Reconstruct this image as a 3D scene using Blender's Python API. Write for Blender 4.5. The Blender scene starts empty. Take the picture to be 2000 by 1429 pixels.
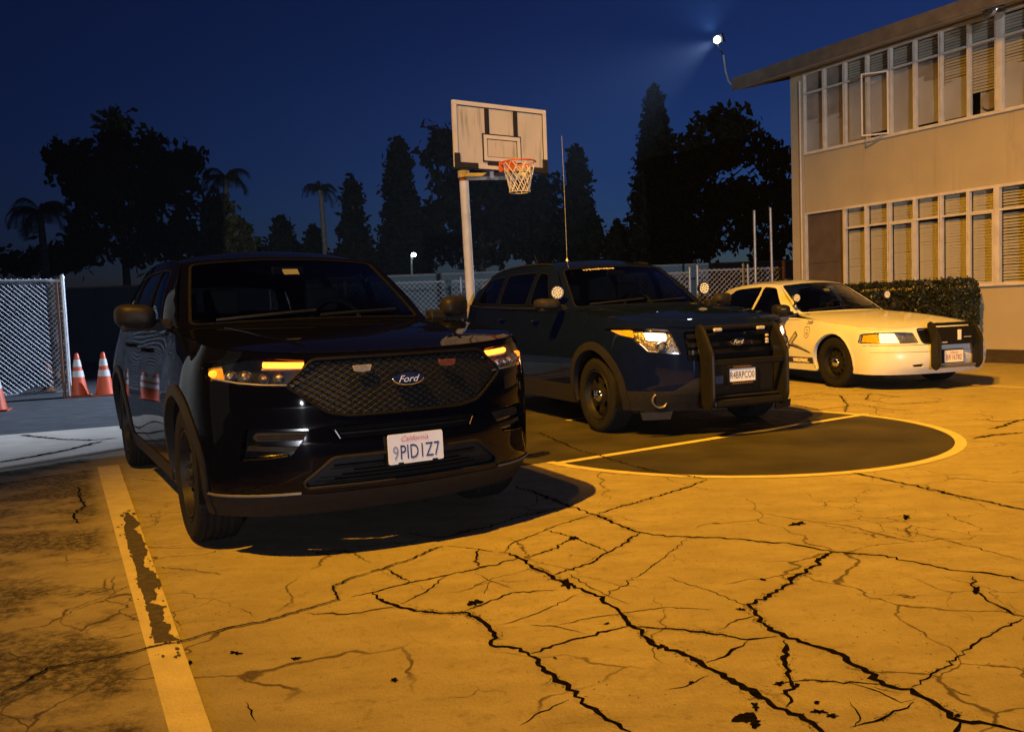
import bpy, bmesh, math, random
import numpy as np
from mathutils import Vector, Matrix, Euler
from mathutils.geometry import delaunay_2d_cdt
random.seed(7); rng = np.random.default_rng(7)
R = math.radians
scn = bpy.context.scene
COL = scn.collection

# ------------------------------------------------------------------ camera, sky, lights, exposure
CAM_H, PITCH, ROLL, FPX = 1.21, R(3.70), R(2.2), 1660.0
cd = bpy.data.cameras.new('camera'); cd.sensor_width = 36; cd.lens = 36 * FPX / 2000
cd.clip_start = .05; cd.clip_end = 2000
cam = bpy.data.objects.new('camera', cd); COL.objects.link(cam)
cam.matrix_world = Matrix.Translation((0, 0, CAM_H)) @ Matrix.Rotation(math.pi / 2 - PITCH, 4, 'X') @ Matrix.Rotation(-ROLL, 4, 'Z')
scn.camera = cam

w = bpy.data.worlds.new('World'); scn.world = w; w.use_nodes = True
nt = w.node_tree; bg = nt.nodes['Background']
sky = nt.nodes.new('ShaderNodeTexSky'); sky.sky_type = 'NISHITA'; sky.sun_disc = False
sky.sun_elevation = R(-4.3); sky.sun_rotation = R(40); sky.air_density = 1.0; sky.dust_density = 0.; sky.ozone_density = 3.0
tint = nt.nodes.new('ShaderNodeMix'); tint.data_type = 'RGBA'; tint.blend_type = 'MULTIPLY'; tint.inputs[0].default_value = 1.; tint.inputs[7].default_value = (.30, .66, 1., 1)
nt.links.new(sky.outputs[0], tint.inputs[6]); nt.links.new(tint.outputs[2], bg.inputs[0]); bg.inputs[1].default_value = 1.3

def lamp(name, kind, loc, target, color, watts, radius, spot=None, blend=.3):
    d = bpy.data.lights.new(name, kind); d.color = color; d.energy = watts; d.shadow_soft_size = radius
    if spot: d.spot_size = R(spot); d.spot_blend = blend
    o = bpy.data.objects.new(name, d); COL.objects.link(o); o.location = loc
    if target is not None:
        o.rotation_euler = (Vector(target) - Vector(loc)).to_track_quat('-Z', 'Y').to_euler()
    return o
SOD = (1.0, .425, .014)
lamp('sodium_lamp', 'SPOT', (-8.0, -3.6, 17.6), (3.1, 7.1, 0), SOD, 48500, .13, 36.5, 1.)
lamp('sodium_lamp', 'SPOT', (-6.5, -4.2, 18.4), (6.7, 13.4, 0), SOD, 41000, .13, 37, 1.)
# distant white street lamp behind the camera, to the right
lamp('street_lamp_glow', 'POINT', (6, -48, 1.7), None, (.88, .91, 1.0), 45000, .2)
LED = (5.30, 21.3, 7.62)
lamp('led_flood', 'SPOT', (LED[0] - .1, LED[1] - .12, LED[2] - .08), (-7.0, 13.5, 0), (.56, .72, 1.0), 27000, .10, 50, 1.)
lamp('led_halo_helper', 'SPOT', (LED[0] - .16, LED[1] - .16, LED[2] + .12), (LED[0] - .45, LED[1] - .35, LED[2] + 1.5), (.20, .45, 1.0), 7000, .08, 150, 1.)  # added lamp, lights the haze to imitate a halo round the flood
vs = scn.view_settings; vs.view_transform = 'Standard'; vs.look = 'None'; vs.exposure = 0; vs.gamma = 1
cy = scn.cycles; cy.use_denoising = True; cy.max_bounces = 6; cy.transparent_max_bounces = 16
cy.diffuse_bounces = 2; cy.glossy_bounces = 4; cy.transmission_bounces = 4; cy.caustics_reflective = False; cy.caustics_refractive = False
cy.sample_clamp_indirect = 4; cy.use_adaptive_sampling = True; cy.adaptive_threshold = .02

# ------------------------------------------------------------------ pixel -> place helpers
def ray(px, py):
    x, y = px - 1000, py - 714.5
    x0 = x * math.cos(ROLL) - y * math.sin(ROLL); y0 = x * math.sin(ROLL) + y * math.cos(ROLL)
    u, v = x0 / FPX, -y0 / FPX
    return Vector((u, math.cos(PITCH) + v * math.sin(PITCH), -math.sin(PITCH) + v * math.cos(PITCH)))
def gnd(px, py, z=0.):
    d = ray(px, py); t = (z - CAM_H) / d.z
    return Vector((d.x * t, d.y * t, z))
def atdepth(px, py, Y):
    d = ray(px, py); t = Y / d.y
    return Vector((d.x * t, Y, CAM_H + d.z * t))

# ------------------------------------------------------------------ materials
MATS = {}
def mat(name, base, rough=.6, metal=0., coat=0., var=.15, scale=8., bump=0., bscale=60., emit=None, es=0., spec=None, alpha=None):
    m = bpy.data.materials.new(name); m.use_nodes = True; n = m.node_tree.nodes; l = m.node_tree.links
    p = n['Principled BSDF']; p.inputs['Roughness'].default_value = rough; p.inputs['Metallic'].default_value = metal
    p.inputs['Coat Weight'].default_value = coat; p.inputs['Coat Roughness'].default_value = .03
    if spec is not None: p.inputs['Specular IOR Level'].default_value = spec
    tc = n.new('ShaderNodeTexCoord'); nz = n.new('ShaderNodeTexNoise'); nz.inputs['Scale'].default_value = scale; nz.inputs['Detail'].default_value = 5
    l.new(tc.outputs['Object'], nz.inputs['Vector'])
    r = n.new('ShaderNodeValToRGB'); r.color_ramp.elements[0].position = .3; r.color_ramp.elements[1].position = .7
    b = base
    r.color_ramp.elements[0].color = (b[0] * (1 - var), b[1] * (1 - var), b[2] * (1 - var), 1)
    r.color_ramp.elements[1].color = (min(1, b[0] * (1 + var)), min(1, b[1] * (1 + var)), min(1, b[2] * (1 + var)), 1)
    l.new(nz.outputs['Fac'], r.inputs[0]); l.new(r.outputs[0], p.inputs['Base Color'])
    if bump:
        nb = n.new('ShaderNodeTexNoise'); nb.inputs['Scale'].default_value = bscale; nb.inputs['Detail'].default_value = 4
        l.new(tc.outputs['Object'], nb.inputs['Vector'])
        bp = n.new('ShaderNodeBump'); bp.inputs['Strength'].default_value = bump; bp.inputs['Distance'].default_value = .02
        l.new(nb.outputs['Fac'], bp.inputs['Height']); l.new(bp.outputs[0], p.inputs['Normal'])
    if emit: p.inputs['Emission Color'].default_value = (*emit, 1); p.inputs['Emission Strength'].default_value = es
    MATS[name] = m
    return m
def glass(name, tint, gloss=1.0, rough=.02):
    m = bpy.data.materials.new(name); m.use_nodes = True; n = m.node_tree.nodes; l = m.node_tree.links
    n.remove(n['Principled BSDF']); out = n['Material Output']
    t = n.new('ShaderNodeBsdfTransparent'); t.inputs[0].default_value = (*tint, 1)
    g = n.new('ShaderNodeBsdfGlossy'); g.inputs['Roughness'].default_value = rough; g.inputs[0].default_value = (gloss, gloss, gloss, 1)
    ge = n.new('ShaderNodeNewGeometry'); dt = n.new('ShaderNodeVectorMath'); dt.operation = 'DOT_PRODUCT'; l.new(ge.outputs['Incoming'], dt.inputs[0]); l.new(ge.outputs['Normal'], dt.inputs[1])
    def mth(op, a, b):
        q = n.new('ShaderNodeMath'); q.operation = op
        for i_, v_ in enumerate((a, b)):
            if v_ is None: continue
            if isinstance(v_, float): q.inputs[i_].default_value = v_
            else: l.new(v_, q.inputs[i_])
        return q.outputs[0]
    fz = mth('ADD', mth('MULTIPLY', mth('POWER', mth('SUBTRACT', 1., mth('ABSOLUTE', dt.outputs['Value'], None)), 5.), .93), .05)
    x = n.new('ShaderNodeMixShader'); l.new(fz, x.inputs[0]); l.new(t.outputs[0], x.inputs[1]); l.new(g.outputs[0], x.inputs[2])
    l.new(x.outputs[0], out.inputs[0]); MATS[name] = m
    return m
PAINT_A = mat('black paint', (.0015, .0018, .005), .28, 0, .5, .1, spec=0.)
PAINT_B = mat('navy paint', (.0022, .0050, .030), .25, 0, .5, .1, spec=0.)
PAINT_C = mat('white paint', (.54, .57, .60), .3, 0, .6, .03)
CLAD = mat('grey cladding', (.013, .013, .015), .6, 0, 0, .2, 30, .1, 300, spec=.15)
BLACK = mat('black plastic', (.010, .010, .011), .5, 0, 0, .2, 20, spec=.15)
MATTE = mat('matte black', (.005, .005, .005), .9, 0, 0, .2, 20, spec=.08)
GLOSSB = mat('gloss black', (.006, .006, .007), .18, 0, .6, .1)
RUBBER = mat('tyre rubber', (.010, .010, .011), .85, 0, 0, .25, 25, .15, 200, spec=.1)
STEELB = mat('black steel', (.010, .010, .011), .5, 0, 0, .2, 20, spec=.12)
CHROME = mat('chrome', (.75, .75, .76), .12, 1., 0, .03)
SILVER = mat('silver trim', (.38, .38, .39), .35, .6, 0, .1)
REFL = mat('lamp reflector', (.38, .38, .40), .22, .8, 0, .5, 60, .6, 45)
HOUS = mat('lamp housing', (.022, .022, .026), .3, .3, 0, .3, 40)
AMBERL = mat('amber lens', (.90, .45, .02), .15, 0, .6, .25, 60)
REDL = mat('red lens', (.35, .01, .01), .15, 0, .8, .2, 60, emit=(1, .03, .02), es=.4)
AMBER_E = mat('amber light', (1, .4, .05), .4, emit=(1, .18, .016), es=7.)
AMBER_E2 = mat('amber marker', (1, .4, .05), .4, emit=(1, .17, .010), es=4.5)
WHITE_E = mat('warm white light', (1, .8, .6), .4, emit=(1, .60, .34), es=9.)
BEAM_E = mat('headlamp glow', (1, .8, .5), .4, emit=(1, .74, .40), es=1.9)
SEAT = mat('seat fabric', (.02, .02, .022), .85, 0, 0, .2, 40)
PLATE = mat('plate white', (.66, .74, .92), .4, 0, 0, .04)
PLATE_L = mat('plate pale', (.70, .66, .64), .4, 0, 0, .04)
INK = mat('plate ink', (.02, .03, .12), .5, var=.05)
INKR = mat('plate red ink', (.62, .07, .04), .5, var=.05)
INKP = mat('plate maroon ink', (.16, .05, .05), .5, var=.05)
BLUEO = mat('badge blue', (.005, .015, .07), .2, 0, .8, .05)
GOLD = mat('gold frame', (.45, .25, .06), .35, .7, 0, .2, 60)
PAPER = mat('paper tag', (.75, .68, .5), .8, var=.05)
GLASS_W = glass('windshield glass', (.42, .45, .46)); GLASS_T = glass('tinted glass', (.10, .11, .12)); GLASS_C = glass('clear lens', (.88, .88, .88))
GLASS_D = glass('dark tinted glass', (.03, .032, .034)); GLASS_B = glass('building glass', (.90, .91, .91), .9)

# ------------------------------------------------------------------ mesh helpers
def newobj(name, V, F, m, parent=None, smooth=False, N=None, mats=None, fm=None):
    me = bpy.data.meshes.new(name); me.from_pydata([tuple(map(float, v)) for v in V], [], [tuple(map(int, f)) for f in F])
    for mm in (mats or [m]): me.materials.append(mm)
    if fm is not None: me.polygons.foreach_set('material_index', np.asarray(fm, dtype=np.int32))
    me.polygons.foreach_set('use_smooth', np.full(len(me.polygons), bool(smooth)))
    if N is not None: me.normals_split_custom_set_from_vertices([tuple(map(float, n)) for n in N])
    me.update(); o = bpy.data.objects.new(name, me); COL.objects.link(o); o.parent = parent
    return o
class MB:
    def __init__(s): s.V = []; s.F = []
    def add(s, V, F):
        b = len(s.V); s.V += [tuple(v) for v in V]; s.F += [tuple(b + i for i in f) for f in F]; return s
    def box(s, x0, x1, y0, y1, z0, z1):
        V = [(x, y, z) for x in (x0, x1) for y in (y0, y1) for z in (z0, z1)]
        return s.add(V, [(0, 1, 3, 2), (4, 6, 7, 5), (0, 4, 5, 1), (2, 3, 7, 6), (0, 2, 6, 4), (1, 5, 7, 3)])
    def tube(s, pts, r, n=8, caps=True, close=False):
        P = [Vector(p) for p in pts]; m = len(P); rr = r if hasattr(r, '__len__') else [r] * m
        up = None; rings = []
        for i in range(m):
            if close: t = (P[(i + 1) % m] - P[i - 1])
            else: t = P[min(i + 1, m - 1)] - P[max(i - 1, 0)]
            t = t.normalized() if t.length > 1e-9 else Vector((0, 0, 1))
            if up is None:
                up = Vector((0, 0, 1)) if abs(t.z) < .9 else Vector((1, 0, 0))
            a = (up - t * up.dot(t)).normalized(); b = t.cross(a); up = a
            rings.append([P[i] + (a * math.cos(k * 2 * math.pi / n) + b * math.sin(k * 2 * math.pi / n)) * rr[i] for k in range(n)])
        V = [v for q in rings for v in q]; F = []
        for i in range(m if close else m - 1):
            j = (i + 1) % m
            for k in range(n):
                k2 = (k + 1) % n; F.append((i * n + k, i * n + k2, j * n + k2, j * n + k))
        if caps and not close: F += [tuple(range(n - 1, -1, -1)), tuple((m - 1) * n + k for k in range(n))]
        return s.add(V, F)
    def lathe(s, prof, n=32, org=(0, 0, 0), axis=(0, 1, 0), arc=2 * math.pi, start=0.):
        # prof: (radius, along-axis)
        ax = Vector(axis).normalized(); a = ax.orthogonal().normalized(); b = ax.cross(a); O = Vector(org)
        full = abs(arc - 2 * math.pi) < 1e-6; cols = n if full else n + 1; V = []
        for i in range(cols):
            th = start + arc * i / n; d = a * math.cos(th) + b * math.sin(th)
            V += [O + d * r + ax * h for r, h in prof]
        m = len(prof); F = []
        for i in range(n):
            j = (i + 1) % cols
            for k in range(m - 1): F.append((i * m + k, j * m + k, j * m + k + 1, i * m + k + 1))
        return s.add(V, F)
    def prism(s, poly, frame, d0, d1):
        # poly 2d list; frame(a,b,d)->3d point
        n = len(poly); V = [frame(a, b, d0) for a, b in poly] + [frame(a, b, d1) for a, b in poly]
        F = [tuple(range(n))[::-1], tuple(range(n, 2 * n))] + [(i, (i + 1) % n, n + (i + 1) % n, n + i) for i in range(n)]
        return s.add(V, F)
    def build(s, name, m, parent=None, smooth=False, bevel=0., seg=2, auto=None):
        me = bpy.data.meshes.new(name); bm = bmesh.new()
        vs_ = [bm.verts.new(v) for v in s.V]
        for f in s.F:
            try: bm.faces.new([vs_[i] for i in f])
            except ValueError: pass
        bmesh.ops.recalc_face_normals(bm, faces=bm.faces[:])
        if bevel:
            bmesh.ops.bevel(bm, geom=[e for e in bm.edges if len(e.link_faces) == 2 and e.calc_face_angle(0) > .5], offset=bevel, segments=seg, affect='EDGES', clamp_overlap=True, profile=.5)
        if auto is not None or smooth:
            for f in bm.faces: f.smooth = True
            lim = R(auto if auto else 40)
            for e in bm.edges:
                if len(e.link_faces) == 2 and e.calc_face_angle(0) > lim: e.smooth = False
        bm.to_mesh(me); bm.free(); me.materials.append(m)
        o = bpy.data.objects.new(name, me); COL.objects.link(o); o.parent = parent
        return o
def tag(o, label=None, cat=None, group=None, kind=None):
    if label: o['label'] = label
    if cat: o['category'] = cat
    if group: o['group'] = group
    if kind: o['kind'] = kind
    return o
def thing(name, label, cat, loc=(0, 0, 0), rz=0., group=None):
    o = bpy.data.objects.new(name, None); COL.objects.link(o); o.location = loc; o.rotation_euler = (0, 0, rz); o.empty_display_size = .2
    return tag(o, label, cat, group)
def copy_tree(o, parent=None):
    c = o.copy(); COL.objects.link(c); c.parent = parent
    for ch in list(o.children): copy_tree(ch, c)
    return c
def text_mesh(s, size=1., shear=0., cx='CENTER', width=None, bold=0.):
    cu = bpy.data.curves.new('t', 'FONT'); cu.body = s; cu.size = size; cu.shear = shear; cu.align_x = cx; cu.align_y = 'CENTER'; cu.offset = bold; cu.resolution_u = 3
    ob = bpy.data.objects.new('t', cu); COL.objects.link(ob)
    dg = bpy.context.evaluated_depsgraph_get(); me = bpy.data.meshes.new_from_object(ob.evaluated_get(dg))
    V = np.array([v.co[:] for v in me.vertices]); F = [tuple(p.vertices) for p in me.polygons]
    bpy.data.objects.remove(ob); bpy.data.curves.remove(cu); bpy.data.meshes.remove(me)
    if width: V[:, 0] *= width / max(1e-6, np.ptp(V[:, 0]))
    V[:, 0] -= (V[:, 0].max() + V[:, 0].min()) / 2; V[:, 1] -= (V[:, 1].max() + V[:, 1].min()) / 2
    return V, F

# ------------------------------------------------------------------ smooth surface patches and panels cut from them
def tang(P, K, sym=None):
    n = len(K); T = np.zeros_like(P)
    for k in range(n):
        if k == 0:
            if sym: Q = P[1].copy(); Q[..., 1] *= -1; T[0] = (P[1] - Q) / (2 * (K[1] - K[0]))
            else: T[0] = (P[1] - P[0]) / (K[1] - K[0])
        elif k == n - 1: T[k] = (P[k] - P[k - 1]) / (K[k] - K[k - 1])
        else:
            h0, h1 = K[k] - K[k - 1], K[k + 1] - K[k]
            T[k] = ((P[k] - P[k - 1]) / h0 * h1 + (P[k + 1] - P[k]) / h1 * h0) / (h0 + h1)
    return T
class Surf:
    def __init__(s, rows, sym=True):
        s.P = np.array(rows, float); d = np.linalg.norm(np.diff(s.P, axis=1), axis=2).mean(0); s.U = np.concatenate([[0], np.cumsum(d)])
        d = np.linalg.norm(np.diff(s.P, axis=0), axis=2).mean(1); s.V = np.concatenate([[0], np.cumsum(d)])
        s.T = np.swapaxes(tang(np.swapaxes(s.P, 0, 1), s.U, sym), 0, 1); s.um = s.U[-1]; s.vm = s.V[-1]; s.grid = None
    def ev(s, u, v):
        u = np.atleast_1d(np.asarray(u, float)); v = np.atleast_1d(np.asarray(v, float)); sg = np.where(u < 0, -1., 1.); a = np.abs(u)
        i = np.clip(np.searchsorted(s.U, a, 'right') - 1, 0, len(s.U) - 2); h = s.U[i + 1] - s.U[i]; t = (a - s.U[i]) / h
        t2, t3 = t * t, t * t * t
        c = [2 * t3 - 3 * t2 + 1, (t3 - 2 * t2 + t) * h, -2 * t3 + 3 * t2, (t3 - t2) * h]
        Q = s.P[:, i] * c[0][None, :, None] + s.T[:, i] * c[1][None, :, None] + s.P[:, i + 1] * c[2][None, :, None] + s.T[:, i + 1] * c[3][None, :, None]
        T = tang(Q, s.V); j = np.clip(np.searchsorted(s.V, v, 'right') - 1, 0, len(s.V) - 2); h = s.V[j + 1] - s.V[j]; t = (v - s.V[j]) / h
        t2, t3 = t * t, t * t * t; k = np.arange(len(u))
        X = Q[j, k] * (2 * t3 - 3 * t2 + 1)[:, None] + T[j, k] * ((t3 - 2 * t2 + t) * h)[:, None] + Q[j + 1, k] * (-2 * t3 + 3 * t2)[:, None] + T[j + 1, k] * ((t3 - t2) * h)[:, None]
        X[:, 1] *= sg
        return X
    def nrm(s, u, v, e=2e-3):
        u = np.atleast_1d(np.asarray(u, float)); v = np.atleast_1d(np.asarray(v, float))
        n = np.cross(s.ev(u + e, v) - s.ev(u - e, v), s.ev(u, v + e) - s.ev(u, v - e))
        return n / (np.linalg.norm(n, axis=1)[:, None] + 1e-12)
    def inv(s, mode, A, B, sign=1):
        A = np.atleast_1d(np.asarray(A, float)); B = np.atleast_1d(np.asarray(B, float)); ia, ib = {'yz': (1, 2), 'xz': (0, 2), 'xy': (0, 1)}[mode]
        if s.grid is None:
            uu, vv = np.meshgrid(np.linspace(0, s.um, 260), np.linspace(0, s.vm, 70)); uu = uu.ravel(); vv = vv.ravel()
            s.grid = (uu, vv, s.ev(uu, vv), s.nrm(uu, vv))
        uu, vv, X, N = s.grid
        ok = {'yz': N[:, 0] > .12, 'xz': N[:, 1] > .25, 'xy': N[:, 2] > .1}[mode]; uu, vv, X = uu[ok], vv[ok], X[ok]
        sgn = np.ones_like(A) * sign; A2, B2 = A.copy(), B.copy()
        if mode == 'yz': sgn = np.where(A < 0, -1., 1.); A2 = np.abs(A)
        if mode == 'xy': sgn = np.where(B < 0, -1., 1.); B2 = np.abs(B)
        idx = np.array([np.argmin((X[:, ia] - a) ** 2 + (X[:, ib] - b) ** 2) for a, b in zip(A2, B2)])
        u, v = uu[idx].copy(), vv[idx].copy(); e = 1e-3
        for it in range(8):
            p = s.ev(u, v); pu = (s.ev(u + e, v) - p) / e; pv = (s.ev(u, v + e) - p) / e
            r0, r1 = A2 - p[:, ia], B2 - p[:, ib]; a, b, c, d = pu[:, ia], pv[:, ia], pu[:, ib], pv[:, ib]; det = a * d - b * c
            det = np.where(np.abs(det) < 1e-4, 1e-4, det)
            u = u + np.clip((d * r0 - b * r1) / det, -.1, .1); v = v + np.clip((a * r1 - c * r0) / det, -.1, .1)
            u = np.clip(u, 0, s.um); v = np.clip(v, -.02, s.vm + .02)
        return np.stack([u * sgn, v], 1)
def subdiv(poly, h, close=True):
    out = []; n = len(poly)
    for i in range(n if close else n - 1):
        a, b = np.asarray(poly[i], float), np.asarray(poly[(i + 1) % n], float); k = max(1, int(math.ceil(np.linalg.norm(b - a) / h)))
        for q in range(k): out.append(a + (b - a) * q / k)
    if not close: out.append(np.asarray(poly[-1], float))
    return np.array(out)
def pip(poly, P):
    x, y = P[:, 0], P[:, 1]; ins = np.zeros(len(P), bool); n = len(poly); j = n - 1
    for i in range(n):
        xi, yi = poly[i]; xj, yj = poly[j]
        if yi != yj: ins ^= ((yi > y) != (yj > y)) & (x < (xj - xi) * (y - yi) / (yj - yi) + xi)
        j = i
    return ins
def dseg(P, loop):
    d = np.full(len(P), 1e9); n = len(loop)
    for i in range(n):
        a = loop[i]; b = loop[(i + 1) % n]; ab = b - a; L = (ab ** 2).sum()
        t = np.clip(((P - a) @ ab) / (L + 1e-12), 0, 1); d = np.minimum(d, ((P - a - t[:, None] * ab) ** 2).sum(1))
    return np.sqrt(d)
def tri2d(outer, holes, h, hb=None):
    hb = hb or h; loops = [subdiv(outer, hb)] + [subdiv(q, hb) for q in holes]; o = loops[0]
    lo, hi = o.min(0), o.max(0); gx, gy = np.meshgrid(np.arange(lo[0] + h * .5, hi[0], h), np.arange(lo[1] + h * .5, hi[1], h))
    gx = gx + (np.arange(gx.shape[0]) % 2)[:, None] * h * .5
    P = np.stack([gx.ravel(), gy.ravel()], 1)
    if len(P):
        k = pip(o, P)
        for q in loops[1:]: k &= ~pip(q, P)
        P = P[k]
    if len(P):
        for q in loops: P = P[dseg(P, q) > .45 * min(h, hb * 1.3)]
    pts = np.concatenate(loops + [P]); E = []; b = 0
    for q in loops: n = len(q); E += [(b + i, b + (i + 1) % n) for i in range(n)]; b += n
    V, _, F, _, _, _ = delaunay_2d_cdt([Vector(p) for p in pts], E, [], 0, 1e-7)
    V = np.array([v[:] for v in V]); F = np.array(F); c = V[F].mean(1); k = pip(o, c)
    for q in loops[1:]: k &= ~pip(q, c)
    return V, F[k]
def panel(name, sf, outer, m, parent, holes=(), h=.06, hb=None, off=0., thick=.012, flip=False, smooth=True):
    uv, F = tri2d(np.asarray(outer, float), [np.asarray(q, float) for q in holes], h, hb)
    X = sf.ev(uv[:, 0], uv[:, 1]); N = sf.nrm(uv[:, 0], uv[:, 1]); X = X + N * off
    a, b, c = uv[F[:, 0]], uv[F[:, 1]], uv[F[:, 2]]
    cw = ((b - a)[:, 0] * (c - a)[:, 1] - (b - a)[:, 1] * (c - a)[:, 0]) < 0
    F = [tuple(f[::-1]) if w_ else tuple(f) for f, w_ in zip(F, cw)]
    NN = N
    if thick:
        cnt = {}
        for f in F:
            for i in range(3):
                e = (f[i], f[(i + 1) % 3]); cnt[e] = 1
        bd = [e for e in cnt if (e[1], e[0]) not in cnt]; ids = sorted({i for e in bd for i in e}); n0 = len(X); mp = {v: n0 + 2 * k for k, v in enumerate(ids)}
        ex = []
        for v in ids: ex += [X[v], X[v] - N[v] * thick]
        X = np.concatenate([X, np.array(ex)]); NN = np.concatenate([N, np.zeros((len(ex), 3))])
        F = F + [(mp[b_], mp[a_], mp[a_] + 1, mp[b_] + 1) for a_, b_ in bd]
    if flip:
        X = X.copy(); X[:, 1] *= -1; NN = NN.copy(); NN[:, 1] *= -1; F = [tuple(f[::-1]) for f in F]
    return newobj(name, X, F, m, parent, smooth, NN)
def strip_on(sf, mode, pts, r, off, sign=1, n=6, close=False, h=.05):
    q = subdiv(pts, h, close); uv = sf.inv(mode, q[:, 0], q[:, 1], sign); X = sf.ev(uv[:, 0], uv[:, 1]) + sf.nrm(uv[:, 0], uv[:, 1]) * off
    return MB().tube(X, r, n, close=close)
def decal(name, sf, mode, V, F, m, parent, off=.003, sign=1):
    uv = sf.inv(mode, V[:, 0], V[:, 1], sign); X = sf.ev(uv[:, 0], uv[:, 1]) + sf.nrm(uv[:, 0], uv[:, 1]) * off
    return newobj(name, X, F, m, parent)
def flat_poly(poly, h=.05):
    V, F = tri2d(np.asarray(poly, float), [], h); return V, [tuple(f) for f in F]

# ------------------------------------------------------------------ vehicles
def rounded(poly, r, n=4):
    P = [np.array(p, float) for p in poly]; out = []; m = len(P)
    for i in range(m):
        a, b, c = P[i - 1], P[i], P[(i + 1) % m]; la, lc = np.linalg.norm(a - b), np.linalg.norm(c - b); rr = min(r, la * .45, lc * .45)
        p0, p1 = b + (a - b) / la * rr, b + (c - b) / lc * rr
        for k in range(n + 1):
            t = k / n; out.append((1 - t) ** 2 * p0 + 2 * t * (1 - t) * b + t * t * p1)
    return np.array(out)
def mirror_poly(p): q = np.array(p, float).copy(); q[:, 0] *= -1; return q[::-1]

def wheel(parent, x, side, Rt, wd, yo, rr, style, cap):
    # wheel is a mesh part (rim) with tyre and hub cap below it
    def fr(y): return side * (yo - y)
    L = lambda prof, n=48: MB().lathe([(r_, fr(y)) for r_, y in prof], n, (x, 0, Rt), (0, 1, 0))
    rim = L([(rr, .022), (rr - .006, .010), (rr - .016, .012), (rr - .022, .03), (rr - .035, .075), (rr - .05, .09)], 56)
    Rd = rr - .03; holes = []
    nh, hr0, hr1, ha = style
    for k in range(nh):
        th = 2 * math.pi * (k + .5) / nh
        q = [((Rd * hr0) * math.cos(th - ha), (Rd * hr0) * math.sin(th - ha)), (Rd * hr1 * math.cos(th - ha * .8), Rd * hr1 * math.sin(th - ha * .8)), (Rd * hr1 * 1.03 * math.cos(th), Rd * hr1 * 1.03 * math.sin(th)),
             (Rd * hr1 * math.cos(th + ha * .8), Rd * hr1 * math.sin(th + ha * .8)), (Rd * hr0 * math.cos(th + ha), Rd * hr0 * math.sin(th + ha))]
        holes.append(rounded(q, .02))
    circ = [(Rd * math.cos(t), Rd * math.sin(t)) for t in np.linspace(0, 2 * math.pi, 48, endpoint=False)]
    V, F = tri2d(np.array(circ), holes, .035, .02); r_ = np.linalg.norm(V, axis=1) / Rd
    dep = np.interp(r_, [0, .36, .48, .75, .9, 1.0], [.030, .034, .058, .048, .066, .078])
    X = [(x + a, fr(d), Rt + b) for (a, b), d in zip(V, dep)]; rim.add(X, [tuple(f) for f in F])
    X2 = [(x + a, fr(d + .012), Rt + b) for (a, b), d in zip(V, dep)]; rim.add(X2, [tuple(f) for f in F])
    rim.lathe([(Rd, fr(.085)), (.02, fr(.15))], 24, (x, 0, Rt), (0, 1, 0))
    ro = rim.build('wheel', STEELB, parent, True, auto=35)
    prof = [(rr - .004, .03), (rr + .004, .012), (rr + .018, .006), (rr + .022, .009), ((rr + Rt) / 2 + .01, 0), (Rt - .035, .004), (Rt - .012, .016), (Rt - .003, .032)]
    gy = np.linspace(.05, wd - .05, 5)
    for g in gy: prof += [(Rt, g - .006), (Rt - .009, g - .004), (Rt - .009, g + .004), (Rt, g + .006)]
    prof += [(Rt - .003, wd - .032), (Rt - .012, wd - .016), ((rr + Rt) / 2, wd), (rr, wd - .02), (rr - .01, wd - .1), (rr - .02, .07)]
    ty = L(prof, 64)
    for k in range(72):                       # shoulder blocks
        th = 2 * math.pi * k / 72; c, s_ = math.cos(th), math.sin(th); t2 = th + .05; c2, s2 = math.cos(t2), math.sin(t2)
        ring = lambda cc, ss: [(x + (Rt - .030) * cc, fr(.0035), Rt + (Rt - .030) * ss), (x + (Rt - .008) * cc, fr(.014), Rt + (Rt - .008) * ss), (x + (Rt + .001) * cc, fr(.030), Rt + (Rt + .001) * ss)]
        A, B_ = ring(c, s_), ring(c2, s2); ty.add(A + B_, [(0, 1, 4, 3), (1, 2, 5, 4)])
    ty.build('tyre', RUBBER, ro, True, auto=35)
    if cap:
        h = MB().lathe([(.001, fr(.004)), (.03, fr(.006)), (.052, fr(.014)), (.066, fr(.026)), (.070, fr(.05))], 28, (x, 0, Rt), (0, 1, 0))
        for k in range(5):
            th = 2 * math.pi * k / 5
            h.lathe([(.0001, fr(.004)), (.009, fr(.006)), (.011, fr(.022))], 8, (x + .047 * math.cos(th), 0, Rt + .047 * math.sin(th)), (0, 1, 0))
        h.build('hub_cap', cap, ro, True, auto=50)
    else:
        h = MB()
        h.lathe([(.001, fr(.020)), (.035, fr(.022)), (.040, fr(.035))], 20, (x, 0, Rt), (0, 1, 0))
        for k in range(5):
            th = 2 * math.pi * k / 5
            h.lathe([(.0001, fr(.012)), (.010, fr(.012)), (.0115, fr(.03))], 6, (x + .062 * math.cos(th), 0, Rt + .062 * math.sin(th)), (0, 1, 0))
        h.build('hub_cap', CLAD, ro, True, auto=50)
    return ro

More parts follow.
